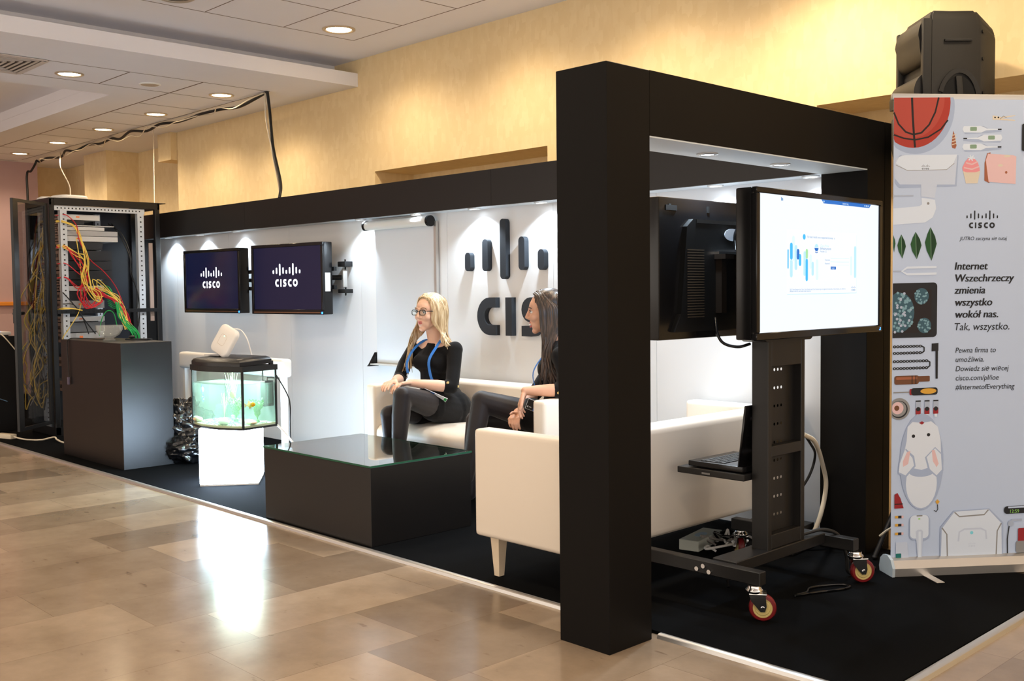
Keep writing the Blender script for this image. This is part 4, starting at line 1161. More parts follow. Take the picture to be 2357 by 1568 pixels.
for (s, v0, v1, m, w) in ((.213, .463, .606, 2, .009), (.238, .53, .656, 2, .021), (.238, .399, .53, 3, .021), (.255, .521, .708, 4, .02), (.274, .454, .64, 3, .021), (.29, .532, .612, 1, .022), (.306, .485, .574, 2, .019),
                       (.343, .41, .596, 3, .019), (.36, .54, .614, 5, .019), (.36, .371, .54, 2, .019), (.392, .465, .574, 4, .019), (.408, .412, .519, 3, .018), (.445, .379, .538, 4, .02), (.741, .416, .57, 4, .018), (.776, .395, .652, 3, .02)):
    a = sp(s, v0); c = sp(s, v1); w2 = w * (sw1 - sw0) / 2
    el(m, rrect(a[0] - w2, a[1], a[0] + w2, c[1], w2 * .95), 2 if m in (4,) else 3)
p = sp(.339, .704); el(2, ell(p[0], p[1], .011, .011), 3)
p = sp(.439, .628); el(1, ell(p[0], p[1] - .002, .016, .013, 180, 360, 12), 3); el(3, ell(p[0], p[1], .015, .014, 0, 180, 12), 3)
p = sp(.439, .6); scr.mat(1); scr.stroke(ell(p[0], p[1], .011, .006, 200, 340, 8), .003, O3, U3, V3, w=.0012)
def st(body, s, v, size, m=6, bold=0.0): 
    q = sp(s, v); scr.mat(m); scr.text(body, size, (0.0012, q[0], q[1]), U3, V3, bold=bold)
st('For best results use a supported browser  x', .364, .698, .0125)
st('Infrastructure', .47, .612, .016); st('Version 1.2', .47, .593, .011); st('Cisco Prime', .472, .634, .014, 3)
st('Username', .510, .529, .010); st('Password', .510, .501, .010)
for v in (.527, .498):
    rect(3, .558, v + .022, .722, v + .024, 3); rect(4, .558, v - .002, .722, v, 3)
rect(1, .559, .462, .605, .484, 3); st('Login', .568, .467, .0115, 4)
st('2012 Cisco Systems, Inc. Cisco, Cisco Systems and Cisco Systems logo are registered trademarks of Cisco Systems, Inc. and/or its', .227, .304, .0085)
st('affiliates in the U.S. and certain other countries', .227, .291, .0085)
q = sp(.762, .292); scr.mat(6); logo(scr, (.0012, q[0], q[1]), U3, V3, .028)
q = sp(.685, .977); st('system log', .66, .977, .012, 4)
for s in (.50, .865, .88, .895): 
    q = sp(s, .984); el(4, ell(q[0], q[1], .004, .004, n=8), 3)
el(6, [sp(.16, .985), sp(.16, .955), sp(.167, .962), sp(.173, .955), sp(.175, .960), sp(.17, .966), sp(.178, .968)], 3)
scr.build('screen', uiM, LS)['label'] = 'glowing white screen with blue bars and a log-in form'
b = MB(); b.box(.0058, .0068, wd - .022, wd - .016, .006, .018); b.box(.0058, .0068, wd - .028, wd - .022, .006, .009); b.build('power_light', blue_led, LS)

# second screen, seen from behind
t = thing('presentation_screen', 'large black screen turned away, showing its back beside the lit screen', 'screen', (-2.46, 3.66, 1.05))
b = MB(); b.box(-.06, 0, -.51, .51, 0, .55, .008, 2); b.build('casing', blackg, t, 40)
b = MB(); b.add([(-.0605, -.48, .03), (-.0605, .48, .03), (-.0605, .48, .525), (-.0605, -.48, .525)], [(0, 1, 2, 3)]); b.build('screen', M('screen_far_page', (190, 222, 255), .4, emit=5.0), t)['label'] = 'glowing screen on the side turned away'
b = MB(); b.prism([(-.44, .03), (.44, .03), (.44, .46), (.36, .47), (-.32, .47), (-.36, .44), (-.40, .10)], (0, 0, 0), (0, 1, 0), (0, 0, 1), (.022, 0, 0)); b.build('back_cover', M('cover_black', (16, 17, 19), .38), t)
b = MB(); b.box(0, .004, -.47, -.40, .50, .52); b.box(.0215, .024, -.30, .2, .455, .47); b.build('edge_rib', black, t)
b = MB()
for i in range(26): b.box(.0215, .0235, -.36, -.25, .085 + i * .0105, .089 + i * .0105)
b.build('vent_slots', M('vent_brown', (62, 54, 44), .6), t)
for y in (-.17, -.03):
    b = MB(); b.box(.022, .05, y, y + .035, .10, .33); b.box(.022, .075, y - .01, y + .05, .315, .335); b.build('bracket_arm', M('bracket_dark', (40, 33, 28), .4, metal=.4), t)
b = MB(); b.box(.022, .045, -.18, .35, .335, .345); b.build('bracket_bar', chrome, t)
b = MB(); b.prism(ell(-.055, .415, .055, .025), (.022, 0, 0), (0, 1, 0), (0, 0, 1), (.002, 0, 0)); b.build('oval_label', M('oval_white', (170, 180, 195), .5), t)
b = MB(); b.box(.0005, .0015, -.14, .06, .006, .026); b.build('rating_plate', M('plate_grey', (110, 105, 100), .5), t)
for y in (-.45, -.20): 
    b = MB(); b.box(0, .003, y, y + .014, .50, .525); b.build('screw_pocket', M('pocket_black', (6, 6, 6), .7), t)
b = MB(); b.tube(spline([(-.0, 0, 0), (.02, -.03, .06), (.04, .0, .11), (.02, .05, .08), (.03, .08, .02)]), .009, 8)
tag(b.build('bundled_lead', blackg, None, 60, (-2.43, 3.62, 1.41)), 'glossy black lead bunched on the back of the turned-away screen', 'cable')
b = MB(); b.tube(spline([(-2.42, 3.46, 1.13), (-2.40, 3.445, 1.07), (-2.38, 3.46, 1.03), (-2.34, 3.50, 1.015), (-2.32, 3.555, 1.025)]), .006, 8)
tag(b.build('screen_lead', blackg, None, 60), 'black lead looping below the turned-away screen into the trolley column', 'cable')

# boxes and leads on the carpet by the trolley
t = thing('power_supply', 'flat pale power supply box lying on the carpet behind the trolley base', 'power supply', (-2.945, 4.09, CZ), radians(12))
b = MB(); b.box(-.05, .05, -.14, .14, 0, .05, .002, 1); b.build('case', M('case_pale', (196, 200, 190), .45), t)
b = MB(); b.prism(ell(0, .0, .025, .05), (0, 0, .0503), (1, 0, 0), (0, 1, 0), (0, 0, .001)); b.build('label_plate', M('plate_blue', (170, 195, 215), .5), t)
t = thing('black_box', 'black equipment box on the carpet behind the trolley column', 'equipment box', (-2.66, 4.30, CZ), radians(5))
b = MB(); b.box(-.13, .14, -.11, .11, 0, .12, .004); b.build('case', black, t)
b = MB(); b.box(-.10, .06, -.07, .08, .12, .123); b.build('paper_label', M('paper_white', (215, 222, 225), .5), t)
rg = random.Random(21)
for i in range(9):
    c = ('white', 'black', 'grey')[i % 3]
    m = {'white': white, 'black': blackg, 'grey': cab['grey']}[c]
    x, y = -2.86 + rg.uniform(-.06, .08), 4.1 + rg.uniform(-.1, .12)
    pts = [(x, y, .02)]
    for k in range(5): pts.append((x + .03 * k + rg.uniform(-.05, .05), y + rg.uniform(-.08, .08) + .015 * k, .02 + rg.uniform(0, .06)))
    b = MB(); b.tube(spline(pts), .006, 6)
    tag(b.build('tangled_lead', m, None, 60), '%s lead in the tangle on the carpet beside the pale power supply' % c, 'cable', '%s leads tangled on the carpet' % c)
b = MB(); b.tube(spline([(-2.42, 3.55, .021), (-2.45, 3.60, .08), (-2.42, 3.72, .12), (-2.36, 3.78, .15), (-2.33, 3.85, .2)]), .006, 6)
tag(b.build('trolley_lead', blackg, None, 60), 'black lead arching from the carpet up behind the trolley column', 'cable')
b = MB(); b.tube(spline([(-2.17, 3.64, .018), (-2.13, 3.75, .018), (-2.08, 3.86, .018), (-2.08, 3.92, .018), (-2.13, 3.90, .018), (-2.18, 3.79, .018), (-2.16, 3.72, .018), (-2.17, 3.66, .018)]), .005, 6)
tag(b.build('floor_lead', blackg, None, 60), 'thin black lead lying in a loop on the carpet in front of the trolley', 'cable')
b = MB(); b.tube(spline([(-2.26, 3.86, .215), (-2.22, 3.95, .225), (-2.19, 4.03, .19), (-2.17, 4.06, .10), (-2.165, 4.07, .03), (-2.12, 4.13, .018), (-2.14, 4.25, .018)]), .008, 8)
tag(b.build('floor_lead', black, None, 60), 'thick black lead arching from the trolley beam down to the carpet by the rear castor', 'cable')
b = MB(); b.tube(spline([(-2.32, 3.96, .62), (-2.40, 4.20, .55), (-2.47, 4.40, .40), (-2.48, 4.44, .30), (-2.49, 4.40, .16), (-2.52, 4.34, .03)]), .011, 8)
tag(b.build('cream_cable', cream, None, 60), 'thick cream cable bowing out to the right of the trolley column', 'cable')
b = MB(); b.tube(spline([(-2.32, 3.92, .66), (-2.38, 4.12, .56), (-2.44, 4.27, .48), (-2.47, 4.27, .38), (-2.52, 4.22, .27), (-2.55, 4.19, .2), (-2.55, 4.17, .02)]), .006, 8)
tag(b.build('black_cable', black, None, 60), 'thin black cable hanging between trolley column and cream cable', 'cable')
t = thing('castor_stub', 'small clear plastic castor cup lying on the carpet by the black post', 'cup', (-2.60, 3.02, CZ))
b = MB(); b.lathe((0, 0, 0), [(.03, 0), (.034, .01), (.026, .022), (.02, .024)], 16); b.build('cup', clear('clear_cup', (225, 228, 230), .2, (220, 220, 220)), t, 40)

# ------------------------------------------------------------------ loudspeaker on tripod
fx = V(-.694, -.72, 0); sx = V(.72, -.694, 0)
SPO = V(-2.10, 4.80, 0)
SP = thing('loudspeaker', 'black plastic loudspeaker on a tripod behind the banner', 'loudspeaker', SPO + V(0, 0, 1.84))
spm = M('speaker_plastic', (25, 24, 23), .5, bump=.5, bscale=900)
def sl(f, s, z): return fx * f + sx * s + V(0, 0, z)
b = MB()
plan = [(.125, .165), (-.095, .165), (-.20, .10), (-.20, -.10), (-.095, -.165), (.125, -.165)]
lv = [(0, 1.0, 0), (.58, 1.0, 0), (.625, .93, -.0), (.64, .84, -.0)]
vs = []; fs = []
for (z, k, dz) in lv:
    for (f, s) in plan:
        fall = .0 if f > -.1 else -.055 * (z / .62)
        vs.append(sl(f * k, s * k, z + fall))
for j in range(len(lv) - 1):
    for i in range(6): fs.append((j * 6 + i, j * 6 + (i + 1) % 6, (j + 1) * 6 + (i + 1) % 6, (j + 1) * 6 + i))
fs += [tuple(range(6))[::-1], tuple(range(18, 24))]
bm = bmesh.new(); bv = [bm.verts.new(q) for q in vs]
for f in fs: bm.faces.new([bv[i] for i in f])
bmesh.ops.bevel(bm, geom=list(bm.edges), offset=.012, segments=2, affect='EDGES', clamp_overlap=True)
bm.verts.index_update(); b.add([q.co for q in bm.verts], [[q.index for q in f.verts] for f in bm.faces]); bm.free()
b.build('cabinet', spm, SP, 45)
b = MB()   # front moulding: horn lip above, woofer lip below, side cheeks
for s in (.15, -.15): b.obox(sl(.135, s, .31), fx * .02, sx * .016, V(0, 0, .29), .008)
prof = []
for i in range(13):
    a = -90 + 180 * i / 12
    prof.append((.13 + .04 * cos(radians(a)) * (1 if a > 0 else .8), .505 + .10 * sin(radians(a))))
b.prism(prof, sl(0, -.14, 0), fx, (0, 0, 1), sx * .28)
prof = [(.13, .36)] + [(.13 + .06 * sin(radians(9 * i)), .27 + .09 * cos(radians(9 * i))) for i in range(1, 10)] + [(.188, .24), (.13, .24)]
b.prism(prof, sl(0, -.15, 0), fx, (0, 0, 1), sx * .30)
b.build('front_moulding', spm, SP, 50)
b = MB(); b.prism([(.13, .0), (.17, .0), (.188, .08), (.19, .16), (.18, .20), (.13, .22)], sl(0, -.14, 0), fx, (0, 0, 1), sx * .28); b.build('grille', M('grille_dark', (58, 54, 48), .6, noise=.5, nscale=700), SP, 50)
b = MB(); b.prism(ell(-.005, .215, .085, .125, n=32), sl(0, .1655, 0), fx, (0, 0, 1), sx * .0025); b.build('handle_recess', M('recess_black', (5, 5, 6), .8), SP)
b = MB(); b.stroke(ell(-.005, .225, .088, .14, 20, 200, 16), .02, sl(0, .1655, 0), fx, (0, 0, 1), sx * .008); b.obox(sl(-.012, .172, .21), fx * .014, sx * .008, V(0, 0, .13) + fx * .012, .005); b.build('handle', spm, SP, 40)
b = MB(); b.obox(sl(.0, .169, .50), fx * .062, sx * .006, V(0, 0, .006), .004); b.obox(sl(.0, -.169, .50), fx * .062, sx * .006, V(0, 0, .006), .004); b.build('side_rib', spm, SP, 40)
for (f, s, z) in ((-.115, .155, .54), (-.118, .152, .42), (-.121, .15, .27)):
    b = MB(); n_ = V(-.42, .9, 0); q = sl(f, s, z); w = (fx * -.53 + sx * .85); b.cyl(q - w * .004, q + w * .004, .008, n=10); b.build('screw', black, SP)
TR = thing('speaker_tripod', 'black tripod under the loudspeaker, one leg slanting out beside the banner', 'tripod', SPO)
b = MB(); b.cyl((0, 0, .22), (0, 0, 1.84), .0175, n=14); b.build('pole', black, TR, 60)
b = MB(); b.cyl((0, 0, .60), (0, 0, .68), .03, n=16); b.cyl((0, 0, 1.10), (0, 0, 1.16), .026, n=16); b.build('collar', blacks, TR, 60)
leg0 = V(-2.214, 4.40, CZ) - SPO
for k in range(3):
    a = math.atan2(leg0.y, leg0.x) + k * 2 * pi / 3
    ft = V(cos(a) * .42, sin(a) * .28 if k else leg0.y, CZ + .012)
    if k == 0: ft = V(leg0.x, leg0.y, CZ + .012)
    tp = V(cos(a) * .035, sin(a) * .035, .64)
    b = MB(); b.tube([tp, ft], .012, 10); lg = b.build('leg', M('leg_dark', (40, 40, 42), .35, metal=.5), TR, 60)
    b = MB(); b.ball(ft - V(0, 0, .0), (.014, .014, .011), 10, 6); b.build('rubber_foot', black, lg, 60)
    b = MB(); b.tube([V(0, 0, .3), tp.lerp(ft, .5)], .007, 8); b.build('brace', black, TR, 60)
b = MB(); b.tube(spline([(-2.2, 4.42, .12), (-2.15, 4.40, .16), (-2.08, 4.36, .20), (-2.0, 4.36, .24)]), .005, 6); tag(b.build('speaker_lead', cream, None, 60), 'thin tan lead passing behind the tripod leg by the banner', 'cable')
# ------------------------------------------------------------------ roll-up banner
BL = V(-2.047, 4.213, 0); bu = V(.595, .774, 0).normalized() if False else V(.3869, .495, 0).normalized()
bn = V(bu.y, -bu.x, 0)           # towards the viewer
BW = .85
BN = thing('roll_up_banner', 'tall pale blue roll-up banner printed with objects and Polish text at the right edge', 'banner', BL + bu * BW / 2, math.atan2(bu.y, bu.x))
# local: x along the banner, y away from the viewer, z up
b = MB(); pr = [(-.055, .0), (.055, .0), (.06, .02), (.05, .055), (.025, .075), (-.012, .079), (-.04, .066), (-.058, .035)]
b.prism(pr, (-BW / 2, .02, CZ), (0, 1, 0), (0, 0, 1), (BW, 0, 0)); b.build('cassette', alu, BN, 30)
for x in (-BW / 2 - .012, BW / 2):
    b = MB(); b.prism([(p[0] * 1.08, p[1] * 1.06) for p in pr], (x, .02, CZ - 0), (0, 1, 0), (0, 0, 1), (.012, 0, 0)); b.build('end_cap', M('cap_grey', (176, 190, 200), .45), BN)
for x in (-.28, .28):
    b = MB(); b.box(x - .018, x + .018, -.15, .02, CZ + .0005, CZ + .004, .001, 1); b.build('foot', alu, BN)
b = MB(); b.box(-BW / 2 - .004, BW / 2 + .004, .004, .022, 2.032, 2.058, .004); b.build('top_rail', silver, BN, 40)
b = MB(); b.cyl((0, .05, .08), (0, .03, 2.035), .008, n=10); b.build('support_pole', silver, BN, 60)
PC = {'sky': (188, 206, 236), 'ball': (176, 74, 64), 'ballm': (168, 58, 48), 'line': (36, 30, 32), 'white': (214, 228, 248), 'pale': (196, 210, 234), 'grey': (140, 142, 146), 'dark': (34, 36, 42), 'pink': (226, 150, 160), 'cream': (214, 206, 192), 'leaf': (38, 84, 48),
      'leafd': (26, 60, 36), 'wood': (110, 72, 50), 'yellow': (214, 164, 66), 'red': (150, 40, 48), 'teal': (28, 112, 112), 'virus': (120, 160, 176), 'virusd': (58, 92, 108), 'steel': (170, 184, 208), 'rose': (222, 190, 196), 'brown': (160, 98, 72), 'fur': (216, 228, 246), 'lcd': (130, 160, 140), 'glow': (150, 215, 110), 'cyan': (130, 215, 235), 'skyd': (164, 182, 215)}
pk = list(PC)
PM = [M('print_' + k, PC[k], .55, spec=.3, noise=.012, nscale=3) for k in pk]
pb = MB()
UX, UZ = (1, 0, 0), (0, 0, 1)
KX, KZ = 533.0, 538.5
def q(x, y): return ((x - 2047) / KX - BW / 2, 2.0445 - (y - 226 - (x - 2047) * .014) / KZ)
def Q(pts): return [q(*p) for p in pts]
lift = [0]
def put(c, pts, l=None):
    lift[0] += 1; pb.mat(pk.index(c)); pb.flat(Q(pts), (0, 0.0, 0), UX, UZ, .00002 * lift[0] if l is None else l)
def ln(c, pts, w, closed=False):
    lift[0] += 1; pb.mat(pk.index(c)); pb.stroke(Q(pts), w / KX, (0, 0, 0), UX, UZ, closed=closed, w=.00002 * lift[0])
def tx(body, x, y, size, c='dark', bold=0.0, shear=.2, sxx=1.0):
    for k in ((0,) if not bold else (-1, -.33, .33, 1)):
        lift[0] += 1; p = q(x, y); pb.mat(pk.index(c)); pb.text(body, size / KZ, (p[0] + bold * k, -.00002 * lift[0], p[1]), UX, UZ, shear=shear, sx=sxx)
pb.mat(0); pb.box(-BW / 2, BW / 2, .0001, .0016, .085, 2.035)
R = q(2047, 226)
# basketball, clipped by the left edge and the rail
def clip(pts, x0=2047, y0=229): return [(max(x0, x), max(y0, y)) for x, y in pts]
put('skyd', clip(ell(2098, 250, 92, 106, n=48))); put('ballm', clip(ell(2093, 240, 87, 102, n=48))); put('ball', clip(ell(2088, 228, 78, 92, n=48)))
ln('line', [(2089, 229), (2091, 270), (2094, 310), (2097, 341)], 5); ln('line', clip([(2046, 262), (2058, 288), (2075, 306), (2093, 312), (2112, 308), (2130, 290), (2144, 262), (2152, 229)]), 4)
ln('line', clip([(2046, 312), (2070, 320), (2097, 324), (2128, 318), (2158, 300), (2174, 280)]), 3.5)
# clothes peg, thermometers, shell
put('cream', [(2280, 270), (2300, 274), (2334, 270), (2334, 272), (2302, 277), (2334, 281), (2334, 283), (2280, 280)]); ln('grey', [(2298, 279), (2306, 272), (2314, 276)], 1.5); put('dark', ell(2286, 275, 2, 2)); put('dark', ell(2294, 275, 2, 2))
for (y, fl) in ((301, 1), (321, -1), (341, 1)):
    X = (lambda a: 2209 + a) if fl > 0 else (lambda a: 2304 - a)
    put('skyd', [(X(0), y + 4), (X(10), y - 6), (X(50), y - 7), (X(66), y + 2), (X(93), y + 3), (X(93), y + 6), (X(60), y + 9), (X(6), y + 11)])
    put('white', [(X(0), y), (X(3), y - 7), (X(44), y - 7), (X(58), y - 1), (X(85), y), (X(85), y + 2), (X(56), y + 3), (X(44), y + 8), (X(3), y + 7)])
    put('lcd', rrect(X(18) if fl > 0 else X(34), y - 5, X(34) if fl > 0 else X(18), y + 4, 2)); put('dark', rrect(min(X(84), X(93)), y - .5, max(X(84), X(93)), y + 2.5, 1))
put('brown', [(2187, 304), (2190, 312), (2195, 338), (2192, 345), (2185, 343), (2183, 336), (2185, 318)])
for y in (314, 321, 328, 335): ln('cream', [(2184, y + 1), (2194, y - 2)], 2)
# camera
put('skyd', [(2050, 370), (2062, 358), (2200, 360), (2196, 430), (2060, 432), (2050, 420)])
put('pale', [(2048, 385), (2052, 366), (2068, 358), (2194, 358), (2197, 362), (2192, 426), (2062, 424), (2050, 410)])
put('white', [(2052, 376), (2060, 362), (2075, 358), (2197, 358), (2187, 380), (2172, 392), (2080, 393)]); ln('grey', [(2052, 380), (2080, 393), (2172, 392), (2190, 378)], 1.2)
lift[0] += 1; pb.mat(pk.index('dark')); p = q(2122, 391); logo(pb, (p[0], -.00002 * lift[0], p[1]), UX, UZ, .027)
put('pale', [(2112, 424), (2150, 424), (2144, 456), (2112, 452)]); put('white', [(2113, 455), (2145, 460), (2148, 480), (2140, 500), (2122, 511), (2047, 515), (2047, 478), (2108, 474), (2114, 470)])
put('grey', ell(2129, 468, 3, 3)); ln('steel', [(2048, 450), (2094, 450)], 3); put('steel', rrect(2046, 446, 2049, 455, 1))
# cupcake, cheese
put('cream', [(2211, 396), (2252, 396), (2246, 424), (2218, 424)]); put('pink', [(2211, 396), (2209, 388), (2216, 374), (2224, 366), (2238, 368), (2246, 376), (2250, 388), (2251, 396), (2240, 399), (2220, 399)])
ln('rose', [(2213, 388), (2232, 392), (2249, 386)], 3); ln('rose', [(2218, 377), (2232, 381), (2245, 375)], 3)
for a in range(0, 360, 60): ln('white', [(2230, 366), (2230 + 9 * cos(radians(a + 10)), 366 + 7 * sin(radians(a + 10)))], 3)
put('brown', [(2262, 378), (2268, 356), (2276, 354), (2274, 424), (2262, 418)]); put('rose', [(2270, 357), (2330, 361), (2338, 364), (2337, 427), (2272, 421), (2265, 372)]); put('cream', ell(2300, 384, 6, 3)); put('brown', ell(2314, 400, 3, 3)); put('cream', ell(2316, 363, 8, 3))
# logo and text
lift[0] += 1; pb.mat(pk.index('dark')); p = q(2258, 526.5); logo(pb, (p[0], -.00002 * lift[0], p[1]), UX, UZ, .1)
tx('JUTRO zaczyna się tutaj', 2205, 553, 11.5)
for i, s in enumerate(('Internet', 'Wszechrzeczy', 'zmienia', 'wszystko', 'wokół nas.')): tx(s, 2192 + .6 * i, 620 + 27.6 * i, 24.5, bold=.0013, shear=.16)
tx('Tak, wszystko.', 2192, 759, 24.0, 'grey' if False else 'dark', shear=.16, sxx=.96)
for i, s in enumerate(('Pewna firma to', 'umożliwia.', 'Dowiedz się więcej', 'cisco.com/pl/ioe', '#InternetofEverything')): tx(s, 2196 + .4 * i, 811 + 21.3 * i, 17.2, 'dark', shear=.18, sxx=.94)
# leaves
for (x, y0, y1, w) in ((2047.5, 538, 578, 5), (2067, 537, 592, 10), (2101, 532, 594, 13), (2136, 522, 598, 14)):
    yc = (y0 + y1) / 2; l = (y1 - y0) / 2
    pts = [(x - 1, y0), (x + w * .7, yc - l * .45), (x + w, yc), (x + w * .6, yc + l * .5), (x + 2, y1), (x - w * .7, yc + l * .4), (x - w, yc - l * .1), (x - w * .6, yc - l * .6)]
    put('leaf', clip(pts)); 
    if w > 6:
        put('leafd', [(x, y0 + 4), (x + w * .7, yc - l * .4), (x + w * .85, yc), (x + w * .5, yc + l * .5), (x + 1.5, y1 - 3)]); ln('lcd', [(x - 1, y0 + 3), (x + 1, y1 - 2)], 1)
# tuning fork
ln('steel', [(2047, 621), (2066, 621)], 3.5); ln('white', [(2150, 613), (2080, 613), (2068, 621), (2080, 628), (2150, 628)], 5)
# tablet
put('dark', clip(rrect(2030, 648, 2152, 773, 9))); put('line', clip(rrect(2030, 664, 2139, 762, 2)))
put('virusd', clip(ell(2062, 715, 36, 46))); 
rgb_ = random.Random(4)
for i in range(90):
    a = rgb_.uniform(0, 6.28); r = rgb_.uniform(0, 1) ** .5
    x, y = 2062 + 36 * r * cos(a), 715 + 46 * r * sin(a)
    if x > 2049: put(rgb_.choice(('virus', 'virus', 'steel')), ell(x, y, 3.2, 3.2, n=7), .00002 * (lift[0] + .2)); lift[0] -= .9
for (cx, cy, rr_) in ((2115, 679, 17), (2122, 746, 16)):
    put('virusd', ell(cx, cy, rr_, rr_ * 1.1))
    for i in range(24):
        a = rgb_.uniform(0, 6.28); r = rgb_.uniform(0, 1) ** .5
        put('virus', ell(cx + rr_ * r * cos(a), cy + rr_ * r * sin(a), 2.4, 2.4, n=6)); lift[0] -= .9
# chains, brush
def chain(y, x1):
    for i in range(int((x1 - 2048) / 7.6)):
        x = 2052 + 7.6 * i
        put('dark', ell(x, y, 4.2, 3.4, n=8)); lift[0] -= .8; put('steel', ell(x, y, 1.4, 1.4, n=6)); lift[0] -= .8
for (y, x1) in ((793, 2118), (808, 2118), (827, 2132), (843, 2132)): chain(y, x1)
for (x, y0) in ((2122, 793), (2136, 827)): ln('dark', [(x - 6, y0), (x, y0 + 3), (x, y0 + 12), (x - 6, y0 + 16)], 3)
put('dark', [(2140, 788), (2156, 787), (2156, 805), (2140, 806)]); put('dark', [(2149, 804), (2155, 804), (2155, 869), (2150, 869)])
# wooden call, screwdriver
put('wood', rrect(2052, 860, 2110, 880, 5)); put('brown', rrect(2056, 863, 2108, 869, 2)); put('wood', rrect(2106, 862, 2136, 875, 2)); ln('line', [(2094, 860), (2094, 880)], 2); ln('line', [(2103, 860), (2103, 880)], 2)
ln('grey', [(2050, 898), (2090, 898)], 3); put('red', rrect(2088, 891, 2096, 905, 3)); put('dark', rrect(2092, 889, 2155, 906, 6)); put('yellow', ell(2133, 897, 19, 6.5))
# geode, sticks
put('grey', clip(ell(2064, 936, 25, 25))); put('dark', clip(ell(2063, 937, 21, 20))); put('grey', clip(ell(2062, 936, 19, 18))); put('rose', clip(ell(2060, 934, 14, 14))); put('wood', ell(2058, 934, 6, 6))
for x in (2103, 2124, 2145):
    put('steel', rrect(x, 920, x + 12, 942, 1)); put('red', rrect(x, 936, x + 12, 950, 1)); put('dark', ell(x + 6, 938, 5, 5)); put('dark', rrect(x, 918, x + 12, 921, .5)); put('white', rrect(x + 2.5, 950, x + 9, 957, .5))
# toy rabbit slipper lying on its back
put('skyd', ell(2118, 1060, 52, 112)); put('fur', ell(2118, 1110, 37, 58)); put('skyd', ell(2118, 1083, 30, 12))
put('fur', [(2082, 1010), (2084, 978), (2096, 967), (2118, 970), (2140, 967), (2156, 980), (2163, 1010), (2164, 1040), (2150, 1070), (2118, 1079), (2090, 1072), (2076, 1040)])
put('skyd', [(2100, 1046), (2104, 1070), (2082, 1094), (2062, 1086), (2064, 1060), (2080, 1028)]); put('skyd', [(2126, 1050), (2150, 1027), (2167, 1043), (2170, 1082), (2154, 1097), (2134, 1080)]); put('fur', [(2078, 1030), (2096, 1050), (2100, 1068), (2080, 1090), (2064, 1082), (2066, 1062)]); put('rose', [(2083, 1036), (2091, 1034), (2086, 1064), (2074, 1070), (2073, 1058)])
put('fur', [(2130, 1050), (2150, 1030), (2164, 1044), (2167, 1080), (2154, 1093), (2138, 1078)]); put('rose', [(2142, 1034), (2149, 1034), (2159, 1066), (2154, 1074), (2145, 1060)])
put('red', [(2111, 970), (2118, 966), (2124, 970), (2118, 974)]); put('dark', ell(2098, 1000, 4, 4)); put('dark', ell(2134, 998, 4, 4))
# dart tip, hook, pencils, card
put('red', [(2054, 1150), (2054, 1134), (2061, 1130), (2068, 1142), (2076, 1166), (2054, 1166)]); ln('line', [(2054, 1156), (2074, 1156)], 2)
put('yellow', [(2157, 1149), (2162, 1155), (2157, 1161), (2152, 1155)]); ln('dark', [(2157, 1161), (2158, 1172), (2154, 1178), (2149, 1174)], 1.8)
for y in (1186, 1205, 1225): put('yellow', rrect(2056, y - 3, 2064, y + 3, .5)); put('dark', rrect(2063, y - 3, 2071, y + 3, .5)); put('rose', rrect(2071, y - 3, 2076, y + 3, 1))
put('pale', [(2058, 1245), (2085, 1245), (2090, 1292), (2058, 1292)]); put('teal', rrect(2058, 1271, 2071, 1293, 2))
# plug adapter, access point, wrist band, whistle
put('skyd', rrect(2090, 1184, 2139, 1242, 12)); put('white', rrect(2092, 1184, 2136, 1238, 10)); put('grey', rrect(2107, 1184, 2121, 1187, 1)); put('glow', rrect(2111, 1191, 2116, 1194, 1)); put('pale', [(2105, 1222), (2110, 1218), (2119, 1218), (2123, 1222), (2120, 1290), (2111, 1290)]); ln('white', [(2115, 1222), (2115, 1292)], 6)
put('skyd', [(2164, 1215), (2196, 1178), (2282, 1176), (2316, 1210), (2316, 1290), (2164, 1292)])
put('white', [(2168, 1218), (2198, 1180), (2280, 1178), (2312, 1212), (2314, 1288), (2166, 1290)]); ln('grey', [(2198, 1181), (2210, 1192), (2270, 1190), (2280, 1179)], 3); ln('grey', [(2168, 1216), (2180, 1232), (2182, 1290)], 3); ln('grey', [(2312, 1212), (2302, 1230), (2300, 1289)], 3)
ln('pale', [(2208, 1250), (2210, 1228), (2222, 1222), (2262, 1222), (2274, 1228), (2276, 1248)], 4); put('cyan', ell(2240, 1231, 4, 4)); 
lift[0] += 1; pb.mat(pk.index('pale')); p = q(2241, 1264); logo(pb, (p[0], -.00002 * lift[0], p[1]), UX, UZ, .025)
put('dark', rrect(2318, 1173, 2376, 1191, 8)); put('sky', rrect(2328, 1174, 2372, 1178, 1)); tx('12:59', 2331, 1189, 11, 'glow', shear=0)
put('steel', ell(2335, 1214, 7, 7)); put('steel', rrect(2336, 1204, 2362, 1209, 1)); ln('dark', [(2331, 1220), (2327, 1250), (2328, 1284)], 2.5)
put('red', rrect(2353, 1226, 2375, 1260, 3)); put('grey', rrect(2348, 1256, 2380, 1284, 6))
put('dark', rrect(2350, 290, 2380, 352, 4))
pb.build('printed_sheet', PM, BN)['label'] = 'pale blue printed sheet with a ball, leaves, a toy rabbit and text'
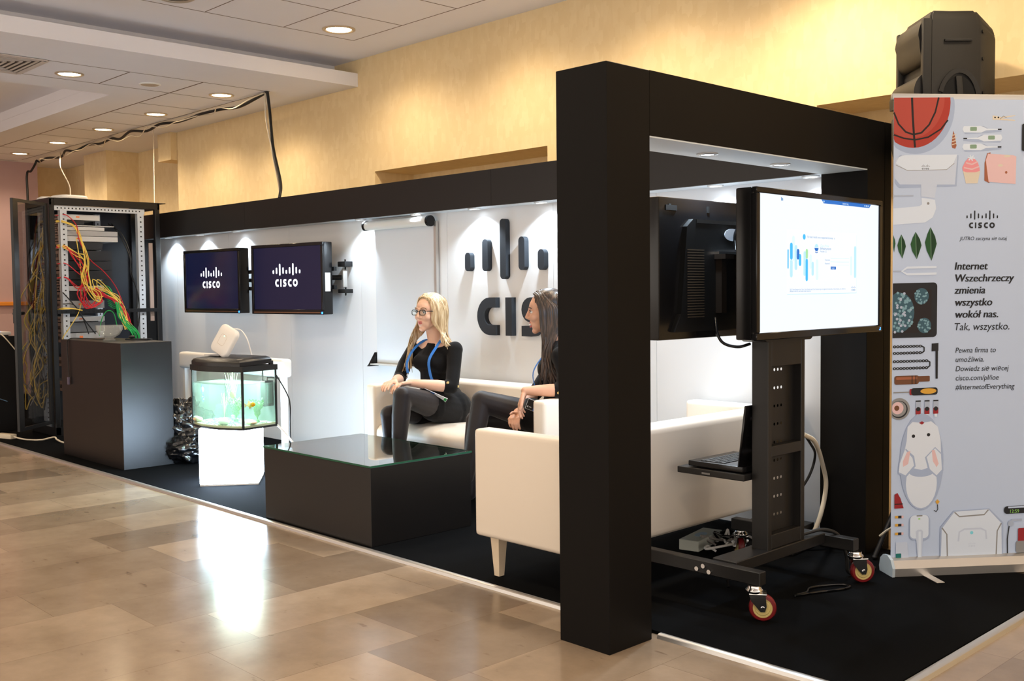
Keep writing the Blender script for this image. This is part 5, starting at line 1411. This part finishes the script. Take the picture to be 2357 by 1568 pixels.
# ------------------------------------------------------------------ people
def skin_mat(name, rgb):
    m = M(name, rgb, .48, spec=.35)
    b_ = m.node_tree.nodes['Principled BSDF']
    b_.inputs['Subsurface Weight'].default_value = .12
    b_.inputs['Subsurface Radius'].default_value = (.02, .008, .005)
    return m
def strand_mat(name, dark, mid, light):
    m = bpy.data.materials.new(name); m.use_nodes = True
    nt = m.node_tree; b_ = nt.nodes['Principled BSDF']; N = nt.nodes.new; L = nt.links.new
    tc = N('ShaderNodeTexCoord'); mp = N('ShaderNodeMapping'); mp.inputs['Scale'].default_value = (120, 120, 9)
    L(tc.outputs['Object'], mp.inputs['Vector'])
    nz = N('ShaderNodeTexNoise'); nz.inputs['Scale'].default_value = 1; nz.inputs['Detail'].default_value = 4; L(mp.outputs['Vector'], nz.inputs['Vector'])
    cr = N('ShaderNodeValToRGB'); e = cr.color_ramp.elements; e[0].position = .32; e[0].color = srgb(dark); e[1].position = .68; e[1].color = srgb(light)
    k = cr.color_ramp.elements.new(.5); k.color = srgb(mid)
    L(nz.outputs['Fac'], cr.inputs['Fac']); L(cr.outputs['Color'], b_.inputs['Base Color'])
    b_.inputs['Roughness'].default_value = .38; b_.inputs['Specular IOR Level'].default_value = .6
    return m
dressm = M('black_jersey', (15, 15, 17), .85, spec=.2, sheen=.08, bump=.3, bscale=160)
tights = M('sheer_tights', (30, 25, 28), .5, spec=.3, sheen=.15)
shoem = M('black_shoe', (14, 13, 14), .3)

def blob(name, parts, voxel, mat, parent=None, it=4, fac=.5, sm=True):
    """one continuous surface grown over tapered limbs ('c') and ellipsoids ('e')"""
    mb = MB()
    for p in parts:
        if p[0] == 'c':
            _, a, ra, c, rc = p
            a = Vector(a); c = Vector(c)
            mb.ball(a, ra, 14, 10); mb.ball(c, rc, 14, 10)
            if (c - a).length > 1e-4: mb.cyl(a, c, ra, rc, 16)
        else:
            _, c, r, rot = p
            mb.ball(c, r, 20, 14, rot)
    o = mb.build('tmp_blob', mat)
    md = o.modifiers.new('r', 'REMESH'); md.mode = 'VOXEL'; md.voxel_size = voxel; md.use_smooth_shade = True
    if it:
        m2 = o.modifiers.new('s', 'SMOOTH'); m2.factor = fac; m2.iterations = it
    dg = bpy.context.evaluated_depsgraph_get()
    me = bpy.data.meshes.new_from_object(o.evaluated_get(dg))
    me.name = name
    old = o.data; bpy.data.objects.remove(o); bpy.data.meshes.remove(old)
    for p in me.polygons: p.use_smooth = True
    if not me.materials: me.materials.append(mat)
    ob = bpy.data.objects.new(name, me); col.objects.link(ob)
    if parent: ob.parent = parent
    return ob

def chain_parts(pts, rs):
    return [('c', pts[i], rs[i], pts[i + 1], rs[i + 1]) for i in range(len(pts) - 1)]

def hand(w, d, nrm, curls, thumb_side, spread=.35, ln_=1.0, thumb_dir=None):
    """w wrist, d pointing direction, nrm back-of-hand normal; curls = bend of the four fingers"""
    d = Vector(d).normalized(); nrm = Vector(nrm); nrm = (nrm - d * nrm.dot(d)).normalized()
    s = d.cross(nrm) * thumb_side          # towards the thumb side
    w = Vector(w); out = []
    for k in range(4):                      # index .. little
        off = (1.5 - k) * .0185
        L_ = (.070, .076, .071, .056)[k] * ln_
        kn = w + d * (.082 - .004 * abs(k - 1)) * ln_ + s * off
        out.append(('c', w + d * .012 + s * off * .55, .0125, kn, .0105))
        dd = (d + s * ((1.5 - k) * .06 * spread)).normalized()
        p = kn; r = .0088 - .0006 * (k == 3)
        ang = 0
        for j, f in enumerate((.45, .32, .23)):
            ang += curls[k] * (.8, 1.0, .7)[j]
            dir_ = dd * cos(ang) - nrm * sin(ang)
            q_ = p + dir_ * L_ * f
            out.append(('c', p, r, q_, r - .0009)); p = q_; r -= .0008
    tb = w + d * .022 + s * .022
    td = Vector(thumb_dir).normalized() if thumb_dir else (d * .75 + s * .6 - nrm * .25).normalized()
    t1 = tb + td * .034; t2 = t1 + (td * .9 + d * .35 - nrm * .1).normalized() * .03; t3 = t2 + (d * .9 + td * .4).normalized() * .024
    out += [('c', w + d * .012 + s * .008, .014, tb, .0135), ('c', tb, .0125, t1, .0105), ('c', t1, .0102, t2, .0092), ('c', t2, .009, t3, .0075)]
    return out

class Head:
    def __init__(s, c, f, tilt=0.0, k=1.0):
        s.c = Vector(c); f = Vector(f); s.f = V(f.x, f.y, 0).normalized()
        s.l = V(0, 0, 1).cross(s.f); s.u = V(0, 0, 1)
        s.f2 = (s.f * cos(tilt) + s.u * sin(tilt)); s.u = (s.u * cos(tilt) - s.f * sin(tilt)); s.f = s.f2
        s.k = k
    def p(s, f, l, u): return s.c + (s.f * f + s.l * l + s.u * u) * s.k
    def rot(s): return Matrix((s.f, s.l, s.u)).transposed()
    def parts(s, neck):
        R_ = s.rot(); k = s.k
        E = lambda f, l, u, a, b_, c: ('e', s.p(f, l, u), (a * k, b_ * k, c * k), R_)
        P_ = [E(-.012, 0, .036, .097, .076, .082), E(.030, 0, -.015, .062, .062, .085), E(.036, 0, -.062, .052, .047, .045), E(.035, 0, .03, .056, .062, .055),
              ('c', s.p(.066, -.007, -.100), .017 * k, s.p(.066, .007, -.100), .017 * k),
              ('c', s.p(.060, 0, -.094), .02 * k, s.p(.01, .045, -.06), .018 * k), ('c', s.p(.060, 0, -.094), .02 * k, s.p(.01, -.045, -.06), .018 * k),
              E(.058, .034, -.024, .03, .028, .028), E(.058, -.034, -.024, .03, .028, .028),
              ('c', s.p(.083, -.03, .026), .0085 * k, s.p(.087, 0, .022), .009 * k), ('c', s.p(.083, .03, .026), .0085 * k, s.p(.087, 0, .022), .009 * k),
              ('c', s.p(.087, 0, .02), .0075 * k, s.p(.108, 0, -.022), .0095 * k), ('c', s.p(.095, .010, -.028), .0075 * k, s.p(.095, -.010, -.028), .0075 * k), ('c', s.p(.108, 0, -.022), .0095 * k, s.p(.088, 0, -.034), .008 * k),
              ('c', s.p(.078, -.018, -.058), .0095 * k, s.p(.0845, 0, -.053), .0098 * k), ('c', s.p(.078, .018, -.058), .0095 * k, s.p(.0845, 0, -.053), .0098 * k),
              ('c', s.p(.0795, -.01, -.068), .0092 * k, s.p(.0795, .01, -.068), .0092 * k),
              E(-.012, .074, -.008, .018, .008, .03), E(-.012, -.074, -.008, .018, .008, .03)]
        nk = Vector(neck)
        P_ += [('c', s.p(-.022, 0, -.045), .050 * k, nk + V(0, 0, .0), .050), ('c', s.p(-.005, 0, -.07), .04 * k, nk + V(0, 0, .02), .046)]
        return P_

def face(h, body, lipc, browc, smile=False, iris=(70, 90, 110)):
    lip = M('lips_%d' % lipc[0], lipc, .35)
    for sd, nm in ((1, 'l'), (-1, 'r')):
        R_ = h.rot()
        b = MB(); b.ball(h.p(.0755, sd * .031, .004), (.0115, .0135, .0095), 14, 10, R_)
        b.mat(1); b.ball(h.p(.0835, sd * .0325, .004), (.0045, .0058, .0062), 12, 8, R_); b.mat(2); b.ball(h.p(.0862, sd * .0325, .004), (.0022, .003, .0032), 10, 6, R_)
        b.build('eye', [M('eye_white', (225, 220, 215), .2), M('iris_%d' % iris[0], iris, .2), black], body, 179)
        b = MB(); b.tube(spline([h.p(.079, sd * .046, .0085), h.p(.0865, sd * .037, .0135), h.p(.0880, sd * .028, .0135), h.p(.0845, sd * .019, .009)], 4), .0021, 6); b.build('eyelash', M('lash', (25, 20, 18), .6), body, 60)
        b = MB(); b.tube(spline([h.p(.076, sd * .050, .024), h.p(.088, sd * .040, .0325), h.p(.0935, sd * .026, .032), h.p(.0945, sd * .014, .027)], 4), lambda t: .0014 + .0014 * sin(pi * min(1, t * .8 + .2)), 6, 1.0); b.build('eyebrow', M('brow_%d' % browc[0], browc, .7), body, 60)
    up_ = .004 if smile else 0
    b = MB()
    b.tube(spline([h.p(.079, .024, -.0585 + up_), h.p(.0905, .010, -.0545), h.p(.0920, 0, -.0555), h.p(.0905, -.010, -.0545), h.p(.079, -.024, -.0585 + up_)], 5), lambda t: .0012 + .0036 * sin(pi * t), 8)
    b.build('upper_lip', lip, body, 60)
    dz = .010 if smile else .0
    b = MB(); b.tube(spline([h.p(.079, .023, -.0595 + up_), h.p(.0875, .011, -.0645 - dz), h.p(.0905, 0, -.0655 - dz), h.p(.0875, -.011, -.0645 - dz), h.p(.079, -.023, -.0595 + up_)], 5), lambda t: .0012 + .0040 * sin(pi * t), 8)
    b.build('lower_lip', lip, body, 60)
    if smile:
        b = MB(); b.tube(spline([h.p(.080, .019, -.0605 + up_), h.p(.0915, .009, -.0625), h.p(.0935, 0, -.063), h.p(.0915, -.009, -.0625), h.p(.080, -.019, -.0605 + up_)], 5), lambda t: .0015 + .0042 * sin(pi * t), 8); b.build('teeth', M('teeth', (238, 234, 226), .25), body, 60)

def hair(h, mat, body, ends, seed, part=.012, n=70, cover=48):
    """strands swept from a parting over the skull; ends(phi, side, rnd) -> list of lower points"""
    rg = random.Random(seed)
    b = MB(); R_ = h.rot(); k = h.k
    b.ball(h.p(-.021, 0, .042), (.097 * k, .0835 * k, .088 * k), 28, 20, R_)
    for sd in (1, -1):
        for i in range(n):
            ph = radians(cover + (182 - cover) * (i + rg.uniform(-.3, .3)) / n)
            lift_ = rg.uniform(-.002, .006)
            ca, sa = cos(ph), sin(ph) * sd
            # root along the parting from forehead to crown
            rf = .062 - .125 * (i / n)
            p0 = h.p(rf, part + sd * .004, .118 - .55 * max(0, rf - .03) ** 1.1 * 1.0 - (rf * rf) * 1.6 + lift_)
            a0 = min(ph, radians(100)) * .72 + radians(8)
            p1 = h.p(.088 * cos(a0) - .012 if i < n * .5 else .10 * ca * .9 - .015, sd * (.070 * sin(a0) if i < n * .5 else .075 * abs(sin(ph))), .082 + lift_)
            p2 = h.p((.100 + lift_) * ca - .020, (.089 + lift_) * sa, .018)
            p3 = h.p((.097 + lift_) * ca - .020, (.089 + lift_) * sa, -.055)
            pts = [p0, p1, p2, p3] + ends(ph, sd, rg)
            q_ = spline(pts, 6)
            r0 = rg.uniform(.006, .0095)
            b.tube(q_, lambda t, r0=r0: r0 * (1 - .72 * max(0, t - .45) / .55) * (.55 + .45 * min(1, t * 5)), 6, .6)
    return b.build('hair', mat, body, 75)

# ---- blonde woman
S1 = skin_mat('fair_skin', (226, 184, 160))
PB = thing('person', 'person in a black dress and glasses sitting cross-legged on the wall sofa', 'person', (-5.05, 4.2, .42), group=None)
lo = V(5.05, -4.2, -.42)
def blocal(o): o.location = lo; return o
h1 = Head((-5.085, 4.180, 1.112), (.10, -.99, 0), .0, 1.0)
Lsh, Rsh = V(-4.925, 4.250, .885), V(-5.250, 4.190, .885)
nk = V(-5.085, 4.225, .93)
pel = V(-5.065, 4.285, .50); Lhip, Rhip = V(-4.985, 4.25, .495), V(-5.145, 4.24, .49)
Lkn, Rkn = V(-4.895, 3.805, .625), V(-5.02, 3.80, .505)
Lan, Ran = V(-4.865, 3.735, .22), V(-5.03, 3.86, .10)
Lel, Lwr = V(-4.862, 4.165, .655), V(-4.985, 3.935, .690)
Rel, Rwr = V(-5.240, 4.05, .690), V(-5.085, 3.895, .700)
body = h1.parts(nk)
body += [('c', nk + V(0, .01, -.02), .055, V(-5.085, 4.24, .84), .085), ('c', Lsh, .042, V(-5.05, 4.24, .88), .06), ('c', Rsh, .042, V(-5.12, 4.225, .88), .06),
         ('c', V(-5.085, 4.235, .82), .10, V(-5.075, 4.26, .66), .085), ('c', V(-5.075, 4.26, .66), .085, pel, .12)]
body += chain_parts([Lsh, V(-4.90, 4.215, .77), Lel], [.042, .040, .034]) + chain_parts([Lel, Lel.lerp(Lwr, .35), Lwr], [.034, .036, .0225])
body += chain_parts([Rsh, V(-5.27, 4.12, .78), Rel], [.042, .040, .034]) + chain_parts([Rel, Rel.lerp(Rwr, .35), Rwr], [.034, .035, .0225])
body += hand(Lwr, (-.10, -1, -.05), (-.25, -.1, 1), (.45, .5, .5, .55), 1, .4)
body += hand(Rwr, (.35, -.9, -.12), (-.1, -.2, 1), (.3, .32, .34, .36), -1, .5)
legs = chain_parts([Lhip, Lhip.lerp(Lkn, .45), Lkn], [.092, .080, .058]) + chain_parts([Lkn, Lkn.lerp(Lan, .28), Lan], [.056, .056, .034])
legs += chain_parts([Rhip, Rhip.lerp(Rkn, .5), Rkn], [.090, .076, .056]) + chain_parts([Rkn, Rkn.lerp(Ran, .28), Ran], [.054, .055, .034])
legs += [('c', Lan, .032, Lan + V(-.02, -.10, -.10), .028), ('c', Ran, .032, Ran + V(-.01, -.10, -.045), .03)]
BO = blocal(blob('body', body + [(p[0], p[1], p[2] - .004, p[3], p[4] - .004) for p in legs], .0038, S1, PB, 3))
face(h1, BO, (190, 104, 100), (120, 92, 66), False)
blocal(blob('tights', legs, .006, tights, PB, 4))
dress = [('c', Lsh + V(0, 0, -.004), .050, V(-5.03, 4.24, .862), .062), ('c', Rsh + V(0, 0, -.004), .050, V(-5.13, 4.225, .862), .062),
         ('c', V(-5.04, 4.215, .80), .088, V(-5.13, 4.205, .80), .088), ('c', V(-5.09, 4.225, .878), .066, V(-5.09, 4.215, .84), .08), ('c', V(-5.09, 4.23, .82), .103, V(-5.095, 4.235, .67), .102), ('c', V(-5.095, 4.24, .66), .102, pel + V(0, 0, .04), .122),
         ('c', pel + V(.07, .01, 0), .118, pel + V(-.05, 0, 0), .115), ('c', V(-5.03, 4.165, .80), .052, V(-5.14, 4.145, .80), .052)]
dress += chain_parts([Lsh, V(-4.90, 4.215, .77), Lel, Lel.lerp(Lwr, .12)], [.048, .045, .042, .042]) + chain_parts([Rsh, V(-5.27, 4.12, .78), Rel, Rel.lerp(Rwr, .12)], [.048, .045, .042, .042])
dress += chain_parts([Lhip, Lhip.lerp(Lkn, .34)], [.108, .099]) + chain_parts([Rhip, Rhip.lerp(Rkn, .34)], [.106, .096])
DR = blocal(blob('dress', dress, .006, dressm, PB, 5)); DR['label'] = 'short black dress with three-quarter sleeves'
bt = MB()
for f in (.06, -.06):
    p = Lel.lerp(Lwr, .04) + V(.036, -.01 - f * .2, .015 + f * .25) + V(-.010 if f < 0 else 0, -f, 0) * .5
    bt.cyl(p, p + V(.012, -.006, .004), .0075, n=12)
bt.build('cuff_button', M('gold_button', (220, 190, 120), .3, metal=.8), DR, 50)
fm = M('specs_black', (12, 12, 14), .2)
G = MB()
for sd in (1, -1):
    pts = [h1.p(.099 - .35 * abs(x) ** 2 * 6 * .8, sd * .034 + x, .004 + y) for x, y in rrect(-.025, -.0165, .025, .0155, .011, 4)]
    G.tube(pts, .0024, 6, closed=True)
    G.tube([h1.p(.086, sd * .059, .012), h1.p(.06, sd * .073, .012), h1.p(-.012, sd * .080, .006)], .0028, 6)
G.tube(spline([h1.p(.098, .012, .009), h1.p(.104, 0, .012), h1.p(.098, -.012, .009)], 4), .0024, 6)
GL = blocal(G.build('glasses', fm, PB, 60))
gl_2 = MB()
for sd in (1, -1): gl_2.add([h1.p(.098 - .0, sd * .034 + x, .004 + y) for x, y in rrect(-.023, -.0145, .023, .0135, .010, 4)], [tuple(range(20))])
gl_2.build('spectacle_lens', glass, GL)
HM1 = strand_mat('blonde_hair', (142, 114, 78), (196, 170, 130), (232, 216, 186))
def ends1(ph, sd, rg):
    ca, sa = cos(ph), sin(ph) * sd
    if sd < 0 and ph < radians(125):       # her right: over the chest
        t_ = rg.uniform(0, 1)
        L_ = rg.uniform(.26, .36)
        return [h1.p(.070 * ca + .01 + rg.uniform(-.01, .01), -.088 - .01 * t_, -.13), h1.p(.045 + .035 * rg.random(), -.095 - .035 * t_, -.21), h1.p(.085 + rg.uniform(-.02, .03), -.110 + rg.uniform(-.035, .03), -.13 - L_ * .72)]
    if sd > 0 and ph < radians(120):       # her left: behind the shoulder
        return [h1.p(.04 * ca - .02, .098, -.12), h1.p(-.01 + rg.uniform(-.03, .02), .125 + rg.uniform(-.01, .02), -.185), h1.p(-.045 + rg.uniform(-.03, .02), .165 + rg.uniform(-.03, .03), -.225 - rg.uniform(0, .08))]
    return [h1.p(.09 * ca - .03, .09 * sa, -.13), h1.p(-.115, .095 * sa + rg.uniform(-.02, .02), -.22), h1.p(-.125, .10 * sa + rg.uniform(-.03, .03), -.30 - rg.uniform(0, .06))]
blocal(hair(h1, HM1, PB, ends1, 5, -.012, 64, 50))['label'] = 'long straight blonde hair'
lan = M('lanyard_blue', (50, 120, 205), .5)
LY = thing('lanyard', 'bright blue lanyard around the neck of the person with glasses', 'lanyard', (-5.0, 4.1, .8))
b = MB()
b.ribbon(spline([(-5.02, 4.285, .935), (-5.005, 4.215, .945), (-4.998, 4.155, .895), (-5.0, 4.100, .82), (-5.0, 4.105, .74), (-4.985, 4.12, .67)], 5), .017, (.45, -.9, .1), .002)
b.ribbon(spline([(-5.14, 4.27, .935), (-5.155, 4.18, .93), (-5.16, 4.10, .875), (-5.165, 4.055, .80), (-5.165, 4.06, .735)], 5), .017, (.3, -.95, .1), .002)
b.build('strap', lan, LY, None, (5.0, -4.1, -.8))
b = MB()
for p in (V(-4.985, 4.118, .665), V(-5.165, 4.058, .73)):
    b.tube([p, p + V(0, -.004, -.012)], .004, 8); b.tube([p + V(0.006 * cos(a), -.006, -.02 + .008 * sin(a)) for a in [2 * pi * i / 10 for i in range(10)]], .0016, 6, closed=True)
b.build('clip', chrome, LY, 60, (5.0, -4.1, -.8))
def badge(o, a, b_, label):
    a = Vector(a); b_ = Vector(b_); n = a.cross(b_).normalized()
    if n.x * .7 - n.y * .7 < 0: n = -n
    t = thing('name_badge', label, 'badge', o)
    m = MB(); m.obox((0, 0, 0), a / 2, b_ / 2, n * .0012); m.build('holder', M('badge_white', (226, 230, 236), .35), t)
    m = MB()
    def area(k, s0, s1, t0, t1, z): m.mat(k); m.add([a * (s - .5) + b_ * (u_ - .5) + n * z for s, u_ in ((s0, t0), (s1, t0), (s1, t1), (s0, t1))], [(0, 1, 2, 3)])
    area(0, 0.02, .36, .03, .97, .0016); area(1, .36, .52, .03, .97, .0016); area(2, .90, .985, .05, .95, .0016); area(0, .46, .60, .35, .75, .0018); area(3, .925, .96, .3, .7, .0018)
    area(3, .06, .12, .2, .35, .0018); area(3, .16, .26, .25, .33, .0018)
    m.build('printed_card', [M('badge_black', (24, 24, 28), .4), M('badge_blue', (40, 110, 200), .4), M('badge_green', (40, 160, 80), .4), M('badge_white', (226, 230, 236), .35)], t)
    return t
badge((-4.925, 4.055, .598), (.115, .115, -.075), (.075, -.02, .06), 'white badge with blue and green bands lying in the lap of the person with glasses')

# ---- dark-haired woman
S2_ = skin_mat('tan_skin', (208, 160, 134))
PD = thing('person', 'person in black resting one forearm on the wall sofa arm beside the black post', 'person', (-4.08, 4.25, .42))
lo = V(4.08, -4.25, -.42)
h2 = Head((-4.085, 4.205, 1.125), (-.74, -.67, 0), -.06, 1.03)
Lsh, Rsh = V(-3.935, 4.165, .885), V(-4.165, 4.385, .885)
nk = V(-4.045, 4.265, .94)
pel = V(-4.10, 4.335, .505); Lhip, Rhip = V(-4.08, 4.25, .50), V(-4.18, 4.34, .49)
Lkn, Rkn = V(-4.325, 3.925, .625), V(-4.42, 3.96, .505)
Lan, Ran = V(-4.305, 3.795, .21), V(-4.36, 3.86, .10)
Lel, Lwr = V(-3.885, 4.13, .700), V(-4.025, 3.975, .698)
Rel, Rwr = V(-4.23, 4.27, .66), V(-4.15, 4.035, .565)
body = h2.parts(nk)
body += [('c', nk + V(0, .01, -.02), .055, V(-4.05, 4.28, .84), .085), ('c', Lsh, .042, V(-4.02, 4.25, .875), .06), ('c', Rsh, .042, V(-4.09, 4.31, .875), .06),
         ('c', V(-4.055, 4.28, .82), .10, V(-4.08, 4.32, .66), .085), ('c', V(-4.08, 4.32, .66), .085, pel, .115)]
body += chain_parts([Lsh, V(-3.89, 4.16, .79), Lel], [.042, .040, .035]) + chain_parts([Lel, Lel.lerp(Lwr, .35), Lwr], [.035, .036, .024])
body += chain_parts([Rsh, V(-4.21, 4.35, .76), Rel], [.042, .040, .034]) + chain_parts([Rel, Rel.lerp(Rwr, .35), Rwr], [.034, .035, .0225])
body += hand(Lwr, (-.30, -.18, -.95), (-.8, -.5, .45), (.30, .34, .38, .42), -1, .3)
body += hand(Rwr, (.35, -.62, -.30), (.0, -.3, .9), (.75, .8, .8, .85), -1, .2, .95, (.0, -.9, .3))
legs = chain_parts([Lhip, Lhip.lerp(Lkn, .45), Lkn], [.092, .080, .060]) + chain_parts([Lkn, Lkn.lerp(Lan, .28), Lan], [.058, .056, .034])
legs += chain_parts([Rhip, Rhip.lerp(Rkn, .5), Rkn], [.090, .076, .056]) + chain_parts([Rkn, Rkn.lerp(Ran, .28), Ran], [.054, .055, .034])
legs += [('c', Lan, .032, Lan + V(-.06, -.07, -.10), .028), ('c', Ran, .032, Ran + V(-.05, -.08, -.045), .03)]
BO2 = blob('body', body + [(p[0], p[1], p[2] - .004, p[3], p[4] - .004) for p in legs], .0038, S2_, PD, 3); BO2.location = lo
face(h2, BO2, (176, 78, 84), (34, 26, 22), True, (60, 40, 28))
o = blob('tights', legs, .006, tights, PD, 4); o.location = lo
dress = [('c', Lsh, .050, V(-4.02, 4.25, .862), .062), ('c', Rsh, .050, V(-4.09, 4.31, .862), .062), ('c', V(-4.075, 4.24, .80), .085, V(-4.11, 4.28, .80), .085), ('c', V(-4.05, 4.27, .885), .068, V(-4.06, 4.265, .84), .08),
         ('c', V(-4.055, 4.28, .82), .104, V(-4.08, 4.31, .67), .092), ('c', V(-4.08, 4.32, .66), .092, pel + V(0, 0, .04), .120), ('c', pel + V(.03, 0, 0), .116, pel + V(-.05, 0, 0), .115)]
dress += [('c', V(-3.985, 4.215, .895), .056, V(-4.03, 4.25, .92), .054)]
dress += chain_parts([Lsh, V(-3.89, 4.16, .79), Lel, Lel.lerp(Lwr, .14)], [.052, .050, .045, .042]) + chain_parts([Rsh, V(-4.21, 4.35, .76), Rel, Rel.lerp(Rwr, .14)], [.052, .049, .044, .042])
dress += chain_parts([Lhip, Lhip.lerp(Lkn, .32)], [.106, .098]) + chain_parts([Rhip, Rhip.lerp(Rkn, .30)], [.104, .094])
DR2 = blob('dress', dress, .006, dressm, PD, 5); DR2.location = lo; DR2['label'] = 'black dress with three-quarter sleeves'
p = Lel.lerp(Lwr, .13) + V(.03, -.03, -.01); b = MB(); b.cyl(p, p + V(.008, -.01, 0), .007, n=12); b.build('cuff_button', M('gold_button', (220, 190, 120), .3, metal=.8), DR2, 50)
HM2 = strand_mat('dark_hair', (22, 16, 13), (46, 33, 26), (92, 70, 56))
def ends2(ph, sd, rg):
    ca, sa = cos(ph), sin(ph) * sd
    if sd > 0 and ph < radians(172):       # her left: falls forward over the chest
        t_ = (ph - radians(50)) / radians(122)
        L_ = rg.uniform(.33, .42)
        return [h2.p(.055 * ca + .0, .085, -.13), h2.p(.015 + rg.uniform(-.02, .02) - .02 * t_, .078 + rg.uniform(-.01, .01), -.22), h2.p(.055 - .10 * t_ + rg.uniform(-.02, .02), .060 + rg.uniform(-.02, .02), -.12 - L_ * .6), h2.p(.06 - .12 * t_ + rg.uniform(-.03, .03), .05 + rg.uniform(-.03, .02), -.08 - L_ * .85)]
    return [h2.p(.09 * ca - .03, .09 * sa, -.13), h2.p(-.12, .09 * sa, -.22), h2.p(-.13, .09 * sa + rg.uniform(-.03, .03), -.34 - rg.uniform(0, .06))]
o = hair(h2, HM2, PD, ends2, 8, .006, 64, 62); o.location = lo; o['label'] = 'long dark brown hair'
LY = thing('lanyard', 'blue lanyard half hidden on the person beside the black post', 'lanyard', (-4.1, 4.15, .8))
b = MB(); b.ribbon(spline([(-4.0, 4.26, .95), (-4.06, 4.185, .90), (-4.115, 4.135, .80), (-4.12, 4.14, .72), (-4.11, 4.17, .66)], 5), .015, (-.5, -.85, .1), .002)
b.build('strap', lan, LY, None, (4.1, -4.15, -.8))
badge((-4.03, 4.07, .60), (.06, .10, -.05), (.05, -.02, .06), 'pale badge between the right person\'s hands and the sofa arm')
